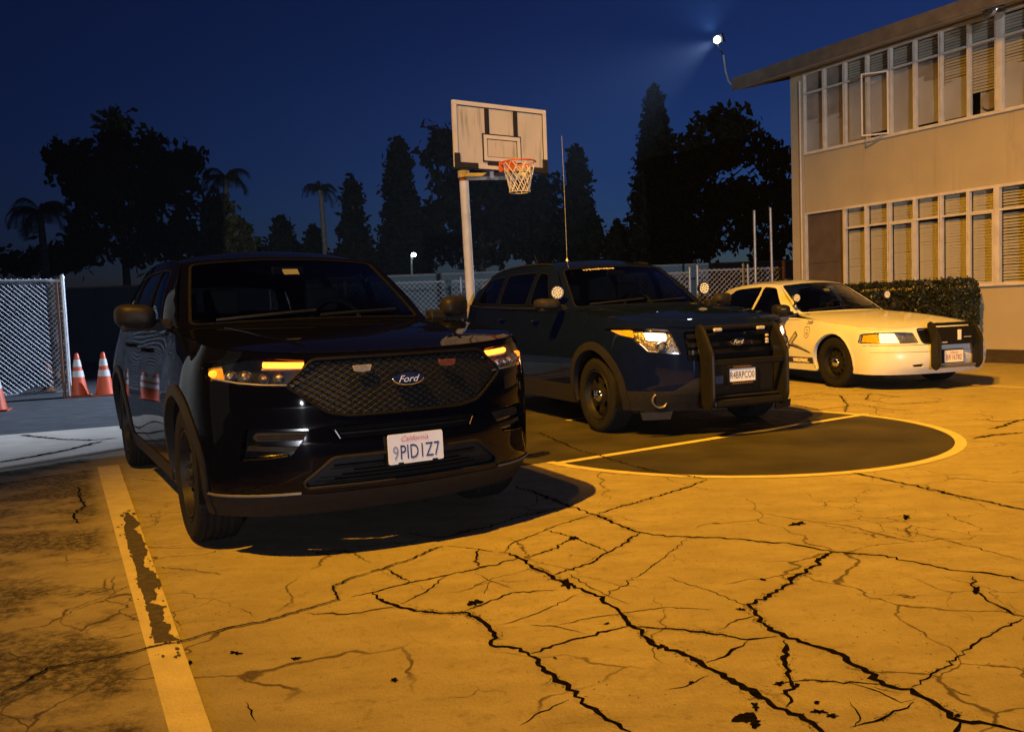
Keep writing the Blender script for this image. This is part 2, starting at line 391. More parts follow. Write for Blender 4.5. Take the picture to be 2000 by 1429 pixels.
def build_car(S):
    root = thing(S['name'], S['label'], S['cat'], (S['pose'][0], S['pose'][1], 0), R(S['pose'][2]))
    paint = S['paint']; g = S['g']; rows = []
    for r_, z in enumerate(S['zs']):
        row = [(S['xc'][r_] - S['gk'][r_] * g(y), y * S['ws'][r_], z) for y in (0, .28, .52, .74, .90)]
        ym = S['ys'][r_]
        row += [(x, ym * t, z) for x, t in S['sidecols']]
        xr = S['xr'][r_]
        row += [(xr + .14, ym * .90, z), (xr + .02, ym * .52, z), (xr, 0, z)]
        rows.append(row)
    rows.append(S['top']); B = Surf(rows); V1 = B.V[1] if S['clad'] else 0.; Vm = B.vm
    # wheel arches
    ra, zc = S['ra'], S['Rt'] + .01; axles = [0., -S['wb']]
    def arc(xw, zlow, rad, sign, n=22):
        a0 = math.asin(max(-.98, min(.98, (zlow - zc) / rad))); th = np.linspace(a0, math.pi - a0, n)
        return B.inv('xz', xw + rad * np.cos(th), zc + rad * np.sin(th), sign)
    zl = S['zs'][1] if S['clad'] else S['zs'][0]
    low = [np.array([0, V1])]
    for xw in axles:
        q = arc(xw, zl, ra, 1); q[0, 1] = q[-1, 1] = V1; low += list(q)
    low.append(np.array([B.um, V1])); low = np.array(low)
    neg = low.copy(); neg[:, 0] *= -1
    outer = np.concatenate([low, [[B.um, Vm]], [[-B.um, Vm]], neg[::-1][:-1]])
    holes = []
    S['fh'] = {}
    for nm, poly, mir in S['front_holes']:
        q = B.inv('yz', *subdiv(poly, .03).T); S['fh'][nm] = [q]; holes.append(q)
        if mir: q2 = q.copy(); q2[:, 0] *= -1; q2 = q2[::-1]; S['fh'][nm].append(q2); holes.append(q2)
    S['doors_uv'] = []
    for poly in S['doors']:
        for sg in (-1, 1):
            q = B.inv('xz', *subdiv(poly, .06).T, sg); holes.append(q); S['doors_uv'].append((sg, q))
    panel('body', B, outer, paint, root, holes, S.get('h', .05), .035, 0, .035)
    for k, (sg, q) in enumerate(S['doors_uv']):
        c = q.mean(0); q2 = c + (q - c) * (1 - .008 / np.ptp(q, axis=0))
        d = panel('door', B, q2, paint, root, (), .06, .05, 0, .02)
        poly = np.array(S['doors'][k // 2]); hx = poly[:, 0].min() + .16; hz = S['handle_z'] + (.02 if k > 1 else 0)
        uv = B.inv('xz', np.linspace(hx, hx + .17, 7), np.full(7, hz), sg); X = B.ev(uv[:, 0], uv[:, 1]) + B.nrm(uv[:, 0], uv[:, 1]) * np.array([.006, .026, .034, .036, .034, .026, .006])[:, None]
        MB().tube(X, [.012, .016, .016, .016, .016, .016, .012], 8).build('door_handle', S['handle_mat'], d, True)
    if S['clad']:
        V0 = 0.
        q = arc(0, S['zs'][0], ra, 1); lowpts = q[q[:, 1] <= V1 + 1e-4]
        h0 = q[:len(q) // 2]; f_end = [p for p in h0 if p[1] <= V1]      # front side of the front arch, low to high
        fe = np.array(f_end + [[h0[len(f_end)][0], V1]]); fe[0, 1] = V0
        ne = fe.copy(); ne[:, 0] *= -1
        fh = [p for n_, ps in S['fh'].items() if n_.startswith('clad_') for p in ps]
        panel('lower_fascia', B, np.concatenate([fe, ne[::-1]]), CLAD, root, S.get('clad_holes_uv', lambda B_: [])(B), .05, .03, .004, .03)
        q2 = arc(-S['wb'], S['zs'][0], ra, 1)
        for sg in (-1, 1):
            a = q[len(q) // 2:]; a = np.array([p for p in a if p[1] <= V1]); b = q2[:len(q2) // 2]; b = np.array([p for p in b if p[1] <= V1])
            pl = np.concatenate([[[a[0][0], V1]], a, b, [[b[-1][0], V1]]]); pl[:, 1] = np.clip(pl[:, 1], V0, V1)
            pl[:, 0] *= sg
            panel('sill_cladding', B, pl, CLAD, root, (), .08, .05, .008, .03)
        e = q2[len(q2) // 2:]; e = np.array([p for p in e if p[1] <= V1]); en = e.copy(); en[:, 0] = 2 * B.um - en[:, 0]
        er = np.concatenate([[[e[0][0], V1]], e, [[B.um, V0], [B.um, V1]]])
        for sg in (1, -1):
            p_ = er.copy(); p_[:, 0] *= sg; panel('rear_cladding', B, p_, CLAD, root, (), .1, .06, .004, .03)
    for xw in axles:
        for sg in (-1, 1):
            wi = S['arch_w']; i_ = arc(xw, S['zs'][0] + .01, ra - .004, sg, 30); o_ = arc(xw, S['zs'][0] + .01, ra + wi, sg, 30)
            panel('arch_trim', B, np.concatenate([i_, o_[::-1]]), CLAD if S['clad'] else paint, root, (), .05, .03, .012 if S['clad'] else .006, .05)
            th = np.linspace(-.25, math.pi + .25, 24); Q = []
            for t in th: Q += [(xw + (ra + .004) * math.cos(t), sg * (S['yo'] + .005), zc + (ra + .004) * math.sin(t)), (xw + (ra + .004) * math.cos(t), sg * .58, zc + (ra + .004) * math.sin(t))]
            F = [(2 * i, 2 * i + 1, 2 * i + 3, 2 * i + 2) for i in range(23)]; b = len(Q)
            Q.append((xw, sg * .58, zc)); F += [(2 * i + 1, 2 * i + 3, b) for i in range(23)]
            MB().add(Q, F).build('wheel_liner', MATTE, root)
            wheel(root, xw, sg, S['Rt'], S['wd'], S['yo'], S['rr'], S['wstyle'], S['cap'])
    zb = S['zs'][0] + .03
    MB().box(S['xr'][0] + .25, -S['wb'] - ra - .02, -.80, .80, zb, .5).build('underbody', MATTE, root)
    MB().box(-S['wb'] + ra + .02, -ra - .02, -.86, .86, zb, .5).build('underbody', MATTE, root)
    MB().box(-S['wb'] - ra - .1, ra + .1, -.56, .56, zb + .02, .5).build('underbody', MATTE, root)
    MB().box(ra + .02, S['xc'][0] - .30, -.68, .68, zb, .48).build('underbody', MATTE, root)
    for xw in axles: MB().tube([(xw, -.75, S['Rt']), (xw, .75, S['Rt'])], .05, 8).build('axle', MATTE, root)
    # hood
    hf = S['hood']     # list of stations: (x centre, z centre, x edge, y edge, z edge)
    fr = [0, .3, .55, .78, .92, 1.]
    hr = [[(xc + (xe - xc) * f ** 2, ye * f, zc_ + (ze - zc_) * f ** S.get('hood_p', 2.6)) for f in fr] for xc, zc_, xe, ye, ze in hf]
    HS = Surf(hr); e = .004
    panel('hood', HS, [(-HS.um + e, e), (HS.um - e, e), (HS.um - e, HS.vm), (-HS.um + e, HS.vm)], paint, root, (), .06, .05, .004, .02)
    if 'hood_crease' in S:
        for sg in (-1, 1):
            for pts in S['hood_crease']:
                q = subdiv(pts, .06, False); uv = HS.inv('xy', q[:, 0], q[:, 1] * sg); X = HS.ev(uv[:, 0], uv[:, 1]) + HS.nrm(uv[:, 0], uv[:, 1]) * .001
                t_ = MB().tube(X, [.001] + [.010] * (len(X) - 2) + [.001], 10); t_.build('hood_crease', paint, root, True)
    # glasshouse
    fw = [0, .4, .75, 1.]
    def cross(c, k): (xc, zc_), (xk, yk, zk) = c, k; return [(xc + (xk - xc) * f * f, yk * f, zc_ + (zk - zc_) * f * f) for f in fw]
    cowl, head = cross(*S['cowl']), cross(*S['header'])
    mid = [((a[0] + b[0]) / 2 + .02 * (1 - f * f), (a[1] + b[1]) / 2 + .004, (a[2] + b[2]) / 2 + .022 * (1 - f * f)) for a, b, f in zip(cowl, head, fw)]
    WS = Surf([cowl, mid, head]); um, vm = WS.um, WS.vm; b_ = S.get('ws_margin', (.055, .03, .035))
    hole = rounded([(-um + b_[0], b_[1]), (um - b_[0], b_[1]), (um - b_[0], vm - b_[2]), (-um + b_[0], vm - b_[2])], .05)
    panel('windshield_frame', WS, [(-um, -.01), (um, -.01), (um, vm), (-um, vm)], S['pillar_mat'], root, [hole], .08, .05, 0, .02)
    panel('windshield_seal', WS, hole, MATTE, root, [hole * .975 + np.array([0, vm / 2]) * .025], .05, .04, .002, .006)
    panel('windshield', WS, hole, S.get('ws_glass', GLASS_W), root, (), .10, .06, -.004, 0)
    belt, rail = S['belt'], S['rail']
    midr = [((a[0] + b[0]) / 2, (a[1] + b[1]) / 2 + .022, (a[2] + b[2]) / 2) for a, b in zip(belt, rail)]
    SD = Surf([belt, midr, rail], sym=False)
    wh = [SD.inv('xz', *rounded(p, .05).T) for p in S['windows']]
    for fl in (True, False):
        panel('side_frame', SD, [(0, 0), (SD.um, 0), (SD.um, SD.vm), (0, SD.vm)], S.get('side_mat', paint), root, wh, .07, .04, 0, .02, flip=fl)
        for k, q in enumerate(wh):
            o = panel('side_window', SD, q, S['win_glass'], root, (), .12, .06, -.008, 0, flip=fl)
            c = q.mean(0); q_in = c + (q - c) * (1 - .03 / np.ptp(q, axis=0))
            panel('window_seal', SD, q, MATTE, o, [q_in], .05, .05, .001, .006, flip=fl)
        sg = -1 if fl else 1
        MB().tube([(p[0], sg * (p[1] + .004), p[2] + .004) for p in SD.ev(np.linspace(0, SD.um, 20), np.zeros(20))], .011, 6).build('belt_moulding', S['belt_mat'], root, True)
    rc = S['roof_c']
    rr_ = []
    for (x, z), p in zip(rc, rail): rr_.append([(x + (p[0] - x) * f * f, p[1] * f, z + (p[2] - z) * f ** 2.4) for f in (0, .35, .65, .88, 1.)])
    RF = Surf(rr_)
    panel('roof', RF, [(-RF.um, 0), (RF.um, 0), (RF.um, RF.vm), (-RF.um, RF.vm)], paint, root, (), .10, .08, .001, .015)
    top_r = rr_[-1]; bot_r = S['rear_bottom']; tr = [top_r[0], top_r[2], top_r[3], top_r[4]]
    br = [(bot_r[0][0] + (bot_r[1][0] - bot_r[0][0]) * f * f, bot_r[1][1] * f, bot_r[0][2] + (bot_r[1][2] - bot_r[0][2]) * f * f) for f in (0, .65, .88, 1.)]
    RR = Surf([tr, [tuple((np.array(a) + np.array(b)) / 2 + np.array([-.03, 0, .01])) for a, b in zip(tr, br)], br])
    rh = rounded([(-RR.um + .1, .1), (RR.um - .1, .1), (RR.um - .1, RR.vm - .06), (-RR.um + .1, RR.vm - .06)], .06)
    panel('rear_frame', RR, [(-RR.um, 0), (RR.um, 0), (RR.um, RR.vm), (-RR.um, RR.vm)], paint, root, [rh], .12, .08, 0, .015)
    panel('rear_window', RR, rh, S['rear_glass'], root, (), .15, .1, -.004, 0)
    # cabin
    cx, cz = S['cowl'][0]; dz = cz
    d = MB().prism([(cx - .02, dz - .03), (cx - .45, dz - .01), (cx - .62, dz - .06), (cx - .66, dz - .18), (cx - .55, dz - .5), (cx, dz - .5)], lambda a, b, y: (a, y, b), -.76, .76)
    d.build('dashboard', MATTE, root, bevel=.02)
    MB().box(S['xr'][0] + .4, cx, -.78, .78, .45, .55).build('cabin_floor', MATTE, root)
    st = S['seat_z']
    for sg in (-1, 1):
        sx = S['seat_x']; y0 = sg * .38
        s_ = MB().prism([(sx, st - .42), (sx + .16, st - .42), (sx + .06, st), (sx - .05, st + .02), (sx - .10, st - .02)], lambda a, b, y: (a, y, b), y0 - .25, y0 + .25).build('seat', SEAT, root, bevel=.04)
        MB().prism([(sx - .06, st + .05), (sx + .03, st + .05), (sx + .02, st + .23), (sx - .05, st + .24)], lambda a, b, y: (a, y, b), y0 - .13, y0 + .13).build('headrest', SEAT, s_, bevel=.03)
        MB().box(sx - .01, sx + .5, y0 - .25, y0 + .25, .55, .78).build('seat_cushion', SEAT, s_, bevel=.04)
    MB().box(S['seat_x'] - 1.05, S['seat_x'] - .9, -.62, .62, .55, st).build('rear_seat', SEAT, root, bevel=.05)
    sw = Matrix.Translation((cx - .78, .38, dz - .02)) @ Matrix.Rotation(R(68), 4, 'Y')
    ring = [sw @ Vector((.19 * math.cos(t), .19 * math.sin(t), 0)) for t in np.linspace(0, 2 * math.pi, 32, endpoint=False)]
    q = MB().tube(ring, .016, 8, close=True); q.tube([sw @ Vector((0, -.18, 0)), sw @ Vector((0, .18, 0))], .02, 6); q.tube([sw @ Vector((0, 0, 0)), sw @ Vector((.18, 0, 0))], .02, 6)
    q.build('steering_wheel', SEAT, root, True)
    hx, hz = S['header'][0]
    MB().box(hx + .0, hx + .03, -.12, .12, hz - .13, hz - .07).build('rear_view_mirror', BLACK, root, bevel=.012)
    # mirrors
    for sg in (-1, 1):
        mx, my, mz, mw, mh = S['mirror']
        V = []; F = []; nu, nv = 24, 12
        for j in range(nv + 1):
            ph = math.pi * j / nv
            for i in range(nu):
                th = 2 * math.pi * i / nu; c = lambda t, p: math.copysign(abs(t) ** p, t)
                X = .105 * c(math.cos(ph), .9); Y = mw * c(math.sin(ph), .6) * c(math.cos(th), .65); Z = mh * c(math.sin(ph), .6) * c(math.sin(th), .7)
                X = max(X, -.045); X += -.10 * (Y / mw * 1.0) * .35; Z += .10 * mh * (Y / mw)
                V.append((mx + X, sg * (my + Y), mz + Z))
        for j in range(nv):
            for i in range(nu): F.append((j * nu + i, j * nu + (i + 1) % nu, (j + 1) * nu + (i + 1) % nu, (j + 1) * nu + i))
        mo = MB().add(V, F).build('side_mirror', S['mirror_mat'], root, True, auto=50)
        MB().prism([(mx + .06, mz - mh - .01), (mx - .05, mz - mh - .01), (mx - .06, mz - mh + .06), (mx + .05, mz - mh + .05)], lambda a, b, y: (a, sg * y, b), S['mirror_root'], my + mw * .7).build('mirror_arm', BLACK, mo, bevel=.012)
        S.setdefault('mirrors', {})[sg] = mo
    # wiper blades
    for y0, y1 in ((-.62, .0), (.02, .60)):
        pts = []
        for t in np.linspace(0, 1, 8):
            y = y0 + (y1 - y0) * t; uv = np.array([[y / S['cowl'][1][1] * WS.um, .05 + .05 * t]]); pts.append(WS.ev(uv[:, 0], uv[:, 1])[0] + WS.nrm(uv[:, 0], uv[:, 1])[0] * .014)
        MB().tube(pts, .009, 6).build('wiper', BLACK, root, True)
    S.update(root=root, B=B, HS=HS, WS=WS, SD=SD, RF=RF)
    return S
def licence_plate(parent, name, c, lean, Wd, Hd, base, texts, frame=None, hd=0.):
    # plate facing +x at centre c ; texts: (string, y offset, z offset, height, width, material, shear)
    M = Matrix.Translation(c) @ Matrix.Rotation(hd, 4, 'Z') @ Matrix.Rotation(-lean, 4, 'Y')
    P = rounded([(-Wd / 2, -Hd / 2), (Wd / 2, -Hd / 2), (Wd / 2, Hd / 2), (-Wd / 2, Hd / 2)], .012)
    o = MB().prism(P, lambda a, b, d: M @ Vector((d, a, b)), -.003, .003).build(name, base, parent)
    for s_, dy, dz, hh, ww, m_, sh in texts:
        V, F = text_mesh(s_, hh * 1.35, sh, width=ww)
        V[:, 1] *= hh / max(1e-6, np.ptp(V[:, 1]))
        newobj('lettering', [M @ Vector((.0045, dy + a, dz + b)) for a, b, _ in V], F, m_, o)
    if frame:
        q = MB()
        for k in range(4):
            a0, a1 = [(-Wd / 2 - .012, Wd / 2 + .012), (-Wd / 2 - .012, Wd / 2 + .012), (-Wd / 2 - .012, -Wd / 2 + .008), (Wd / 2 - .008, Wd / 2 + .012)][k]
            b0, b1 = [(-Hd / 2 - .012, -Hd / 2 + .018), (Hd / 2 - .018, Hd / 2 + .012), (-Hd / 2 + .0185, Hd / 2 - .0185), (-Hd / 2 + .0185, Hd / 2 - .0185)][k]
            q.prism([(a0, b0), (a1, b0), (a1, b1), (a0, b1)], lambda a, b, d: M @ Vector((d, a, b)), -.004, .009)
        q.build('plate_frame', frame, o)
    return o
def text_on_x(parent, name, s_, c, hh, ww, m_, shear=.3):
    V, F = text_mesh(s_, hh * 1.35, shear, width=ww); V[:, 1] *= hh / np.ptp(V[:, 1])
    return newobj(name, [(c[0], c[1] + a, c[2] + b) for a, b, _ in V], F, m_, parent)
def ellipse(cy_, cz_, a, b, n=32): return [(cy_ + a * math.cos(t), cz_ + b * math.sin(t)) for t in np.linspace(0, 2 * math.pi, n, endpoint=False)]
def spot_lamp(parent, x, y, z, r, root_pt, yaw):
    d = Vector((math.cos(yaw), math.sin(yaw), 0))
    h = MB().lathe([(.002, -r * 1.25), (r * .45, -r * 1.2), (r * .8, -r * .75), (r * 1.02, -r * .1), (r * 1.06, .004), (r * 1.0, .012), (r * .93, .012), (r * .92, .002)], 28, (x, y, z), d).build('spotlight', GLOSSB, parent, True, auto=40)
    MB().lathe([(.001, .003), (r * .93, .003)], 28, (x, y, z), d).build('spotlight_reflector', LENSD, h, True); ln = MB()
    a = d.orthogonal().normalized(); b = d.cross(a)
    for ring_, n_ in ((0, 1), (.36, 6), (.70, 12)):
        for k in range(n_):
            t = 2 * math.pi * k / n_; o_ = Vector((x, y, z)) + (a * math.cos(t) + b * math.sin(t)) * r * ring_ + d * .004
            ln.lathe([(.0001, .010), (r * .09, .008), (r * .135, 0.)], 8, o_, d)
    ln.build('spotlight_lens', LENSW, h, True, auto=60)
    MB().tube([(x - d.x * r * .6, y - d.y * r * .6, z - r * .8), (x - d.x * r * .8, y, z - r * 1.6), root_pt], .013, 8).build('spotlight_stem', BLACK, h, True)
    return h
LENSD = mat('spotlight dark lens', (.26, .27, .29), .3, 0, .3, .2, 60); LENSW = mat('spotlight lens', (.75, .77, .80), .35, 0, .3, .1, 60)

# ---------- nearest vehicle: black utility vehicle with amber running lights
XS = lambda L: L
S1 = dict(name='police_suv', label='black police SUV nearest the camera with amber running lights and mesh grille', cat='suv', pose=(-.995, 5.138, -59.9),
    paint=PAINT_A, g=lambda y: .24 * y ** 2 + .30 * abs(y) ** 6, zs=[.23, .345, .50, .68, .86, .985], xc=[.80, .905, .925, .915, .905, .885], gk=[.9, 1, 1, 1, 1, 1.], ws=[.97, 1, 1, 1.01, 1.01, 1.0],
    ys=[.935, .965, .985, 1.0, .99, .968], sidecols=[(.22, .99), (-.1, 1.0), (-.62, .985), (-1.6, .98), (-2.6, .985), (-3.025, 1.0), (-3.55, .985)], xr=[-3.95, -4.05, -4.1, -4.1, -4.08, -4.06],
    top=[(.845, 0, 1.03), (.826, .28, 1.03), (.775, .52, 1.036), (.68, .75, 1.056), (.46, .875, 1.085), (.16, .895, 1.115), (-.12, .905, 1.14), (-.62, .905, 1.172), (-1.6, .905, 1.19), (-2.6, .905, 1.21), (-3.025, .90, 1.22), (-3.5, .885, 1.235), (-3.9, .80, 1.25), (-4.02, .47, 1.26), (-4.04, 0, 1.26)],
    clad=True, ra=.43, arch_w=.055, Rt=.382, wb=3.025, wd=.25, yo=.965, rr=.245, wstyle=(10, .60, .86, .16), cap=None,
    front_holes=[('grille', rounded([(-.465, 1.008), (.465, 1.008), (.60, .885), (.42, .745), (.31, .722), (-.31, .722), (-.42, .745), (-.60, .885)], .03), False),
        ('headlight', rounded([(-.495, 1.006), (-.62, 1.018), (-.79, 1.028), (-.905, 1.012), (-.935, .985), (-.92, .925), (-.80, .895), (-.575, .878)], .02), True),
        ('fog', rounded([(-.50, .672), (-.79, .682), (-.815, .52), (-.60, .535)], .025), True),
        ('slot', rounded([(-.42, .668), (.42, .668), (.37, .604), (-.37, .604)], .012), False),
        ('intake', rounded([(-.40, .520), (.40, .520), (.545, .405), (.53, .375), (-.53, .375), (-.545, .405)], .03), False)],
    doors=[[(-.70, .42), (-1.735, .42), (-1.735, 1.165), (-.66, 1.145)], [(-1.765, .42), (-2.42, .42), (-2.52, .60), (-2.70, .80), (-2.72, 1.175), (-1.765, 1.168)]], handle_z=1.035, handle_mat=PAINT_A,
    hood=[(.845, 1.033, .68, .75, 1.058), (.62, 1.075, .52, .845, 1.078), (.25, 1.125, .20, .885, 1.11), (-.15, 1.165, -.20, .905, 1.146), (-.52, 1.19, -.66, .90, 1.176)],
    hood_crease=[[(.68, .44), (.2, .56), (-.45, .64)]],
    cowl=((-.50, 1.19), (-.68, .845, 1.178)), header=((-1.20, 1.66), (-1.31, .70, 1.628)), pillar_mat=PAINT_A,
    belt=[(-.68, .845, 1.178), (-.85, .895, 1.185), (-1.6, .905, 1.19), (-2.6, .905, 1.21), (-3.3, .89, 1.23), (-3.9, .80, 1.25)],
    rail=[(-1.31, .70, 1.628), (-1.55, .715, 1.655), (-2.1, .72, 1.68), (-2.8, .71, 1.675), (-3.35, .69, 1.645), (-3.75, .66, 1.58)],
    roof_c=[(-1.20, 1.66), (-1.5, 1.715), (-2.1, 1.748), (-2.8, 1.745), (-3.35, 1.715), (-3.8, 1.645)],
    windows=[[(-1.02, 1.225), (-1.42, 1.585), (-1.74, 1.605), (-1.74, 1.23)], [(-1.83, 1.235), (-1.83, 1.61), (-2.66, 1.61), (-2.66, 1.25)], [(-2.78, 1.255), (-2.78, 1.605), (-3.30, 1.575), (-3.52, 1.285)]],
    win_glass=GLASS_T, rear_glass=GLASS_T, belt_mat=BLACK, rear_bottom=((-4.04, 0, 1.26), (-3.92, .79, 1.25)),
    seat_x=-1.62, seat_z=1.22, mirror=(-.72, 1.085, 1.262, .115, .078), mirror_mat=BLACK, mirror_root=.88)
S1 = build_car(S1)
def suv1_front(S):
    B, root = S['B'], S['root']; fh = S['fh']
    gr = panel('grille', B, fh['grille'][0], GRILLEB, root, (), .08, .05, -.030, 0)
    # mesh bars of the grille
    poly = np.array(S['front_holes'][0][1]); mb = MB()
    for sl in (1, -1):
        for c in np.arange(-1.2, 1.25, .052):
            t = np.linspace(-1, 1, 260); ys = c + t * .6; zs = .87 + sl * t * .6 * .60
            k = pip(poly, np.stack([ys, zs], 1))
            if k.sum() < 3: continue
            ys, zs = ys[k], zs[k]; sel = np.linspace(0, len(ys) - 1, max(3, len(ys) // 10)).astype(int)
            uv = B.inv('yz', ys[sel], zs[sel]); X = B.ev(uv[:, 0], uv[:, 1]) + B.nrm(uv[:, 0], uv[:, 1]) * -.012
            mb.tube(X, .0036, 4)
    mb.build('grille_mesh', GRILLEM, gr)
    strip_on(B, 'yz', poly, .008, .002, close=True, h=.03).build('grille_surround', GRILLEM, gr, True)
    q = B.inv('yz', *subdiv(rounded([(-.30, .925), (.33, .925), (.37, .90), (.37, .78), (.28, .75), (-.30, .75)], .02), .04).T)
    panel('radiator', B, q, BLACKR, gr, (), .1, .05, -.026, 0)
    # badge
    bd = MB().prism(ellipse(0, .888, .088, .036), lambda a, b, d: (.905 + d - .25 * a * a, a, b), 0, .022).build('badge', CHROME, root, True, bevel=.004, auto=40)
    MB().prism(ellipse(0, .888, .081, .030), lambda a, b, d: (.905 + d - .25 * a * a, a, b), .0222, .0255).build('badge_face', BLUEO, bd)
    text_on_x(bd, 'lettering', 'Ford', (.9345, 0, .887), .034, .115, PLATE, .4)
    for yy, mm in ((-.235, CLEARL), (.235, REDM)):
        o = MB().prism(rounded([(-.05, .018), (.05, .018), (.042, -.012), (0, -.018), (-.042, -.012)], .006), lambda a, b, d: (.885 + d, yy + a, .952 + b), 0, .018).build('grille_light', mm, gr, bevel=.003)
    for k, q in enumerate(fh['headlight']):
        sg = -1 if k == 0 else 1
        hl = panel('headlight', B, q, HOUS, root, (), .05, .03, -.05, 0)
        panel('headlight_lens', B, q, GLASS_C, hl, (), .06, .04, -.002, 0)
        c = q.mean(0); strip = lambda pts, r, off: strip_on(B, 'yz', [(sg * a, b) for a, b in pts], r, off, h=.02, n=8)
        drl = [(.508, .986), (.60, .990), (.69, .994)]
        strip(drl, .0150, -.018).build('running_light', AMBER_E, hl, True)
        strip([(.504, .966), (.60, .968), (.70, .972)], .006, -.022).build('running_light_trim', SILVER, hl, True)
        for (a, b, r_) in ((.63, .928, .026), (.70, .930, .022), (.78, .938, .030), (.842, .944, .026)):
            uv = B.inv('yz', [sg * a], [b]); P = B.ev(uv[:, 0], uv[:, 1])[0] + B.nrm(uv[:, 0], uv[:, 1])[0] * -.042; n_ = Vector((1, 0, 0)) * .8 + Vector(B.nrm(uv[:, 0], uv[:, 1])[0]) * .2
            MB().lathe([(.001, .030), (r_ * .45, .027), (r_ * .8, .016), (r_ * .9, .004), (r_ * 1.12, .012), (r_ * 1.18, -.004)], 20, P, n_).build('projector', REFL, hl, True, auto=50)
        uv = B.inv('yz', [sg * .905], [.957]); P = B.ev(uv[:, 0], uv[:, 1])[0] + B.nrm(uv[:, 0], uv[:, 1])[0] * -.022
        m_ = MB().lathe([(.001, .016), (.014, .012), (.019, 0), (.019, -.012)], 16, P, B.nrm(uv[:, 0], uv[:, 1])[0]).build('marker_light', AMBER_E2, hl, True)
        q2 = B.inv('yz', [sg * a for a in (.87, .925, .918, .865)], [1.0, .985, .93, .92]); panel('marker_reflector', B, q2, AMBERL, hl, (), .03, .03, -.034, 0)
        strip([(.56, .888), (.70, .896), (.80, .908), (.90, .932)], .005, -.012).build('headlight_trim', SILVER, hl, True)
    for k, q in enumerate(fh['fog']):
        sg = -1 if k == 0 else 1
        fo = panel('air_pocket', B, q, GLOSSB, root, (), .06, .04, -.045, 0)
        F = lambda pts: B.inv('yz', *(subdiv([(sg * a, b) for a, b in pts], .03).T))
        panel('pocket_insert', B, F(rounded([(.505, .658), (.74, .664), (.76, .64), (.74, .618), (.53, .616)], .012)), CLAD, fo, (), .04, .03, -.008, .035)
        for zz in (.650, .637, .625): strip_on(B, 'yz', [(sg * .52, zz - .005), (sg * .74, zz)], .0035, -.006).build('pocket_rib', CLAD, fo, True)
        panel('pocket_insert', B, F([(.56, .585), (.78, .598), (.79, .575), (.58, .562)]), BLACK, fo, (), .04, .03, -.015, .03)
        strip_on(B, 'yz', [(sg * .61, .542), (sg * .70, .533), (sg * .80, .528)], .006, -.008).build('pocket_lip', GLOSSB, fo, True)
    sl = panel('upper_intake', B, fh['slot'][0], MATTE, root, (), .08, .05, -.04, 0)
    strip_on(B, 'yz', [(-.36, .636), (.36, .636)], .007, -.025).build('intake_slat', BLACK, sl, True)
    for sg in (-1, 1): strip_on(B, 'yz', [(sg * .385, .655), (sg * .362, .612)], .006, -.012).build('intake_end', CHROME, sl, True)
    it = panel('lower_intake', B, fh['intake'][0], CLAD, root, (), .08, .05, -.035, 0)
    for zz, w_ in ((.425, .36), (.405, .40), (.445, .30), (.475, .40), (.392, .44)):
        strip_on(B, 'yz', [(-w_, zz), (w_, zz)], .0055, -.028).build('intake_slat', MATTE, it, True)
    for zz, w_ in ((.46, .42), (.418, .47), (.398, .49)): strip_on(B, 'yz', [(-w_, zz), (w_, zz)], .003, -.022).build('intake_slat', CLAD, it, True)
    strip_on(B, 'yz', S['front_holes'][4][1], .009, .0, close=True, h=.03).build('intake_surround', CLAD, it, True)
    for sg in (-1, 1):
        strip_on(B, 'yz', [(sg * .555, .356), (sg * .75, .352), (sg * .93, .35)], .007, .006, h=.03).build('bumper_trim', SILVERD, root, True)
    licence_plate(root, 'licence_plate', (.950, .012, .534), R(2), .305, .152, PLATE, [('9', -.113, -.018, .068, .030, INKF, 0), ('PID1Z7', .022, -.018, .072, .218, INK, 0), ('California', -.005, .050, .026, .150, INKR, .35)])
    MB().box(.88, .945, -.14, .16, .455, .60).build('plate_bracket', BLACK, root)
    MB().box(.952, .956, -.09, -.06, .456, .466).build('plate_tab', BLACK, root); MB().box(.952, .956, .10, .13, .456, .466).build('plate_tab', BLACK, root)
    # fender badge and tag behind the windshield
    WS = S['WS']; X = WS.ev([.01], [WS.vm * .80])[0]
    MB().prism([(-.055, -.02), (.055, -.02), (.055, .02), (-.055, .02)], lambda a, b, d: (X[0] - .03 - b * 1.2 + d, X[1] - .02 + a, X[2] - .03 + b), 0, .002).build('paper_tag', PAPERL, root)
    MB().tube([(-2.9, .35, 1.74), (-2.95, .35, 1.80)], .02, 8).build('roof_antenna', BLACK, root)
GRILLEB = mat('grille backing', (.022, .021, .021), .6, 0, 0, .2, 30, spec=.2)
GRILLEM = mat('grille bars', (.007, .007, .008), .55, 0, 0, .2, 40, spec=.12); BLACKR = mat('radiator black', (.003, .003, .004), .8, var=.1)
CLEARL = mat('clear grille light', (.35, .33, .30), .3, .3, .3, .3, 90); REDM = mat('red grille light', (.10, .03, .02), .4, var=.3, scale=60)
SILVERD = mat('dull silver', (.13, .13, .135), .45, .4, 0, .1); INKF = mat('faded plate ink', (.22, .25, .36), .5, var=.2, scale=60)
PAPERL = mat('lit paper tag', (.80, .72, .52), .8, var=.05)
suv1_front(S1)

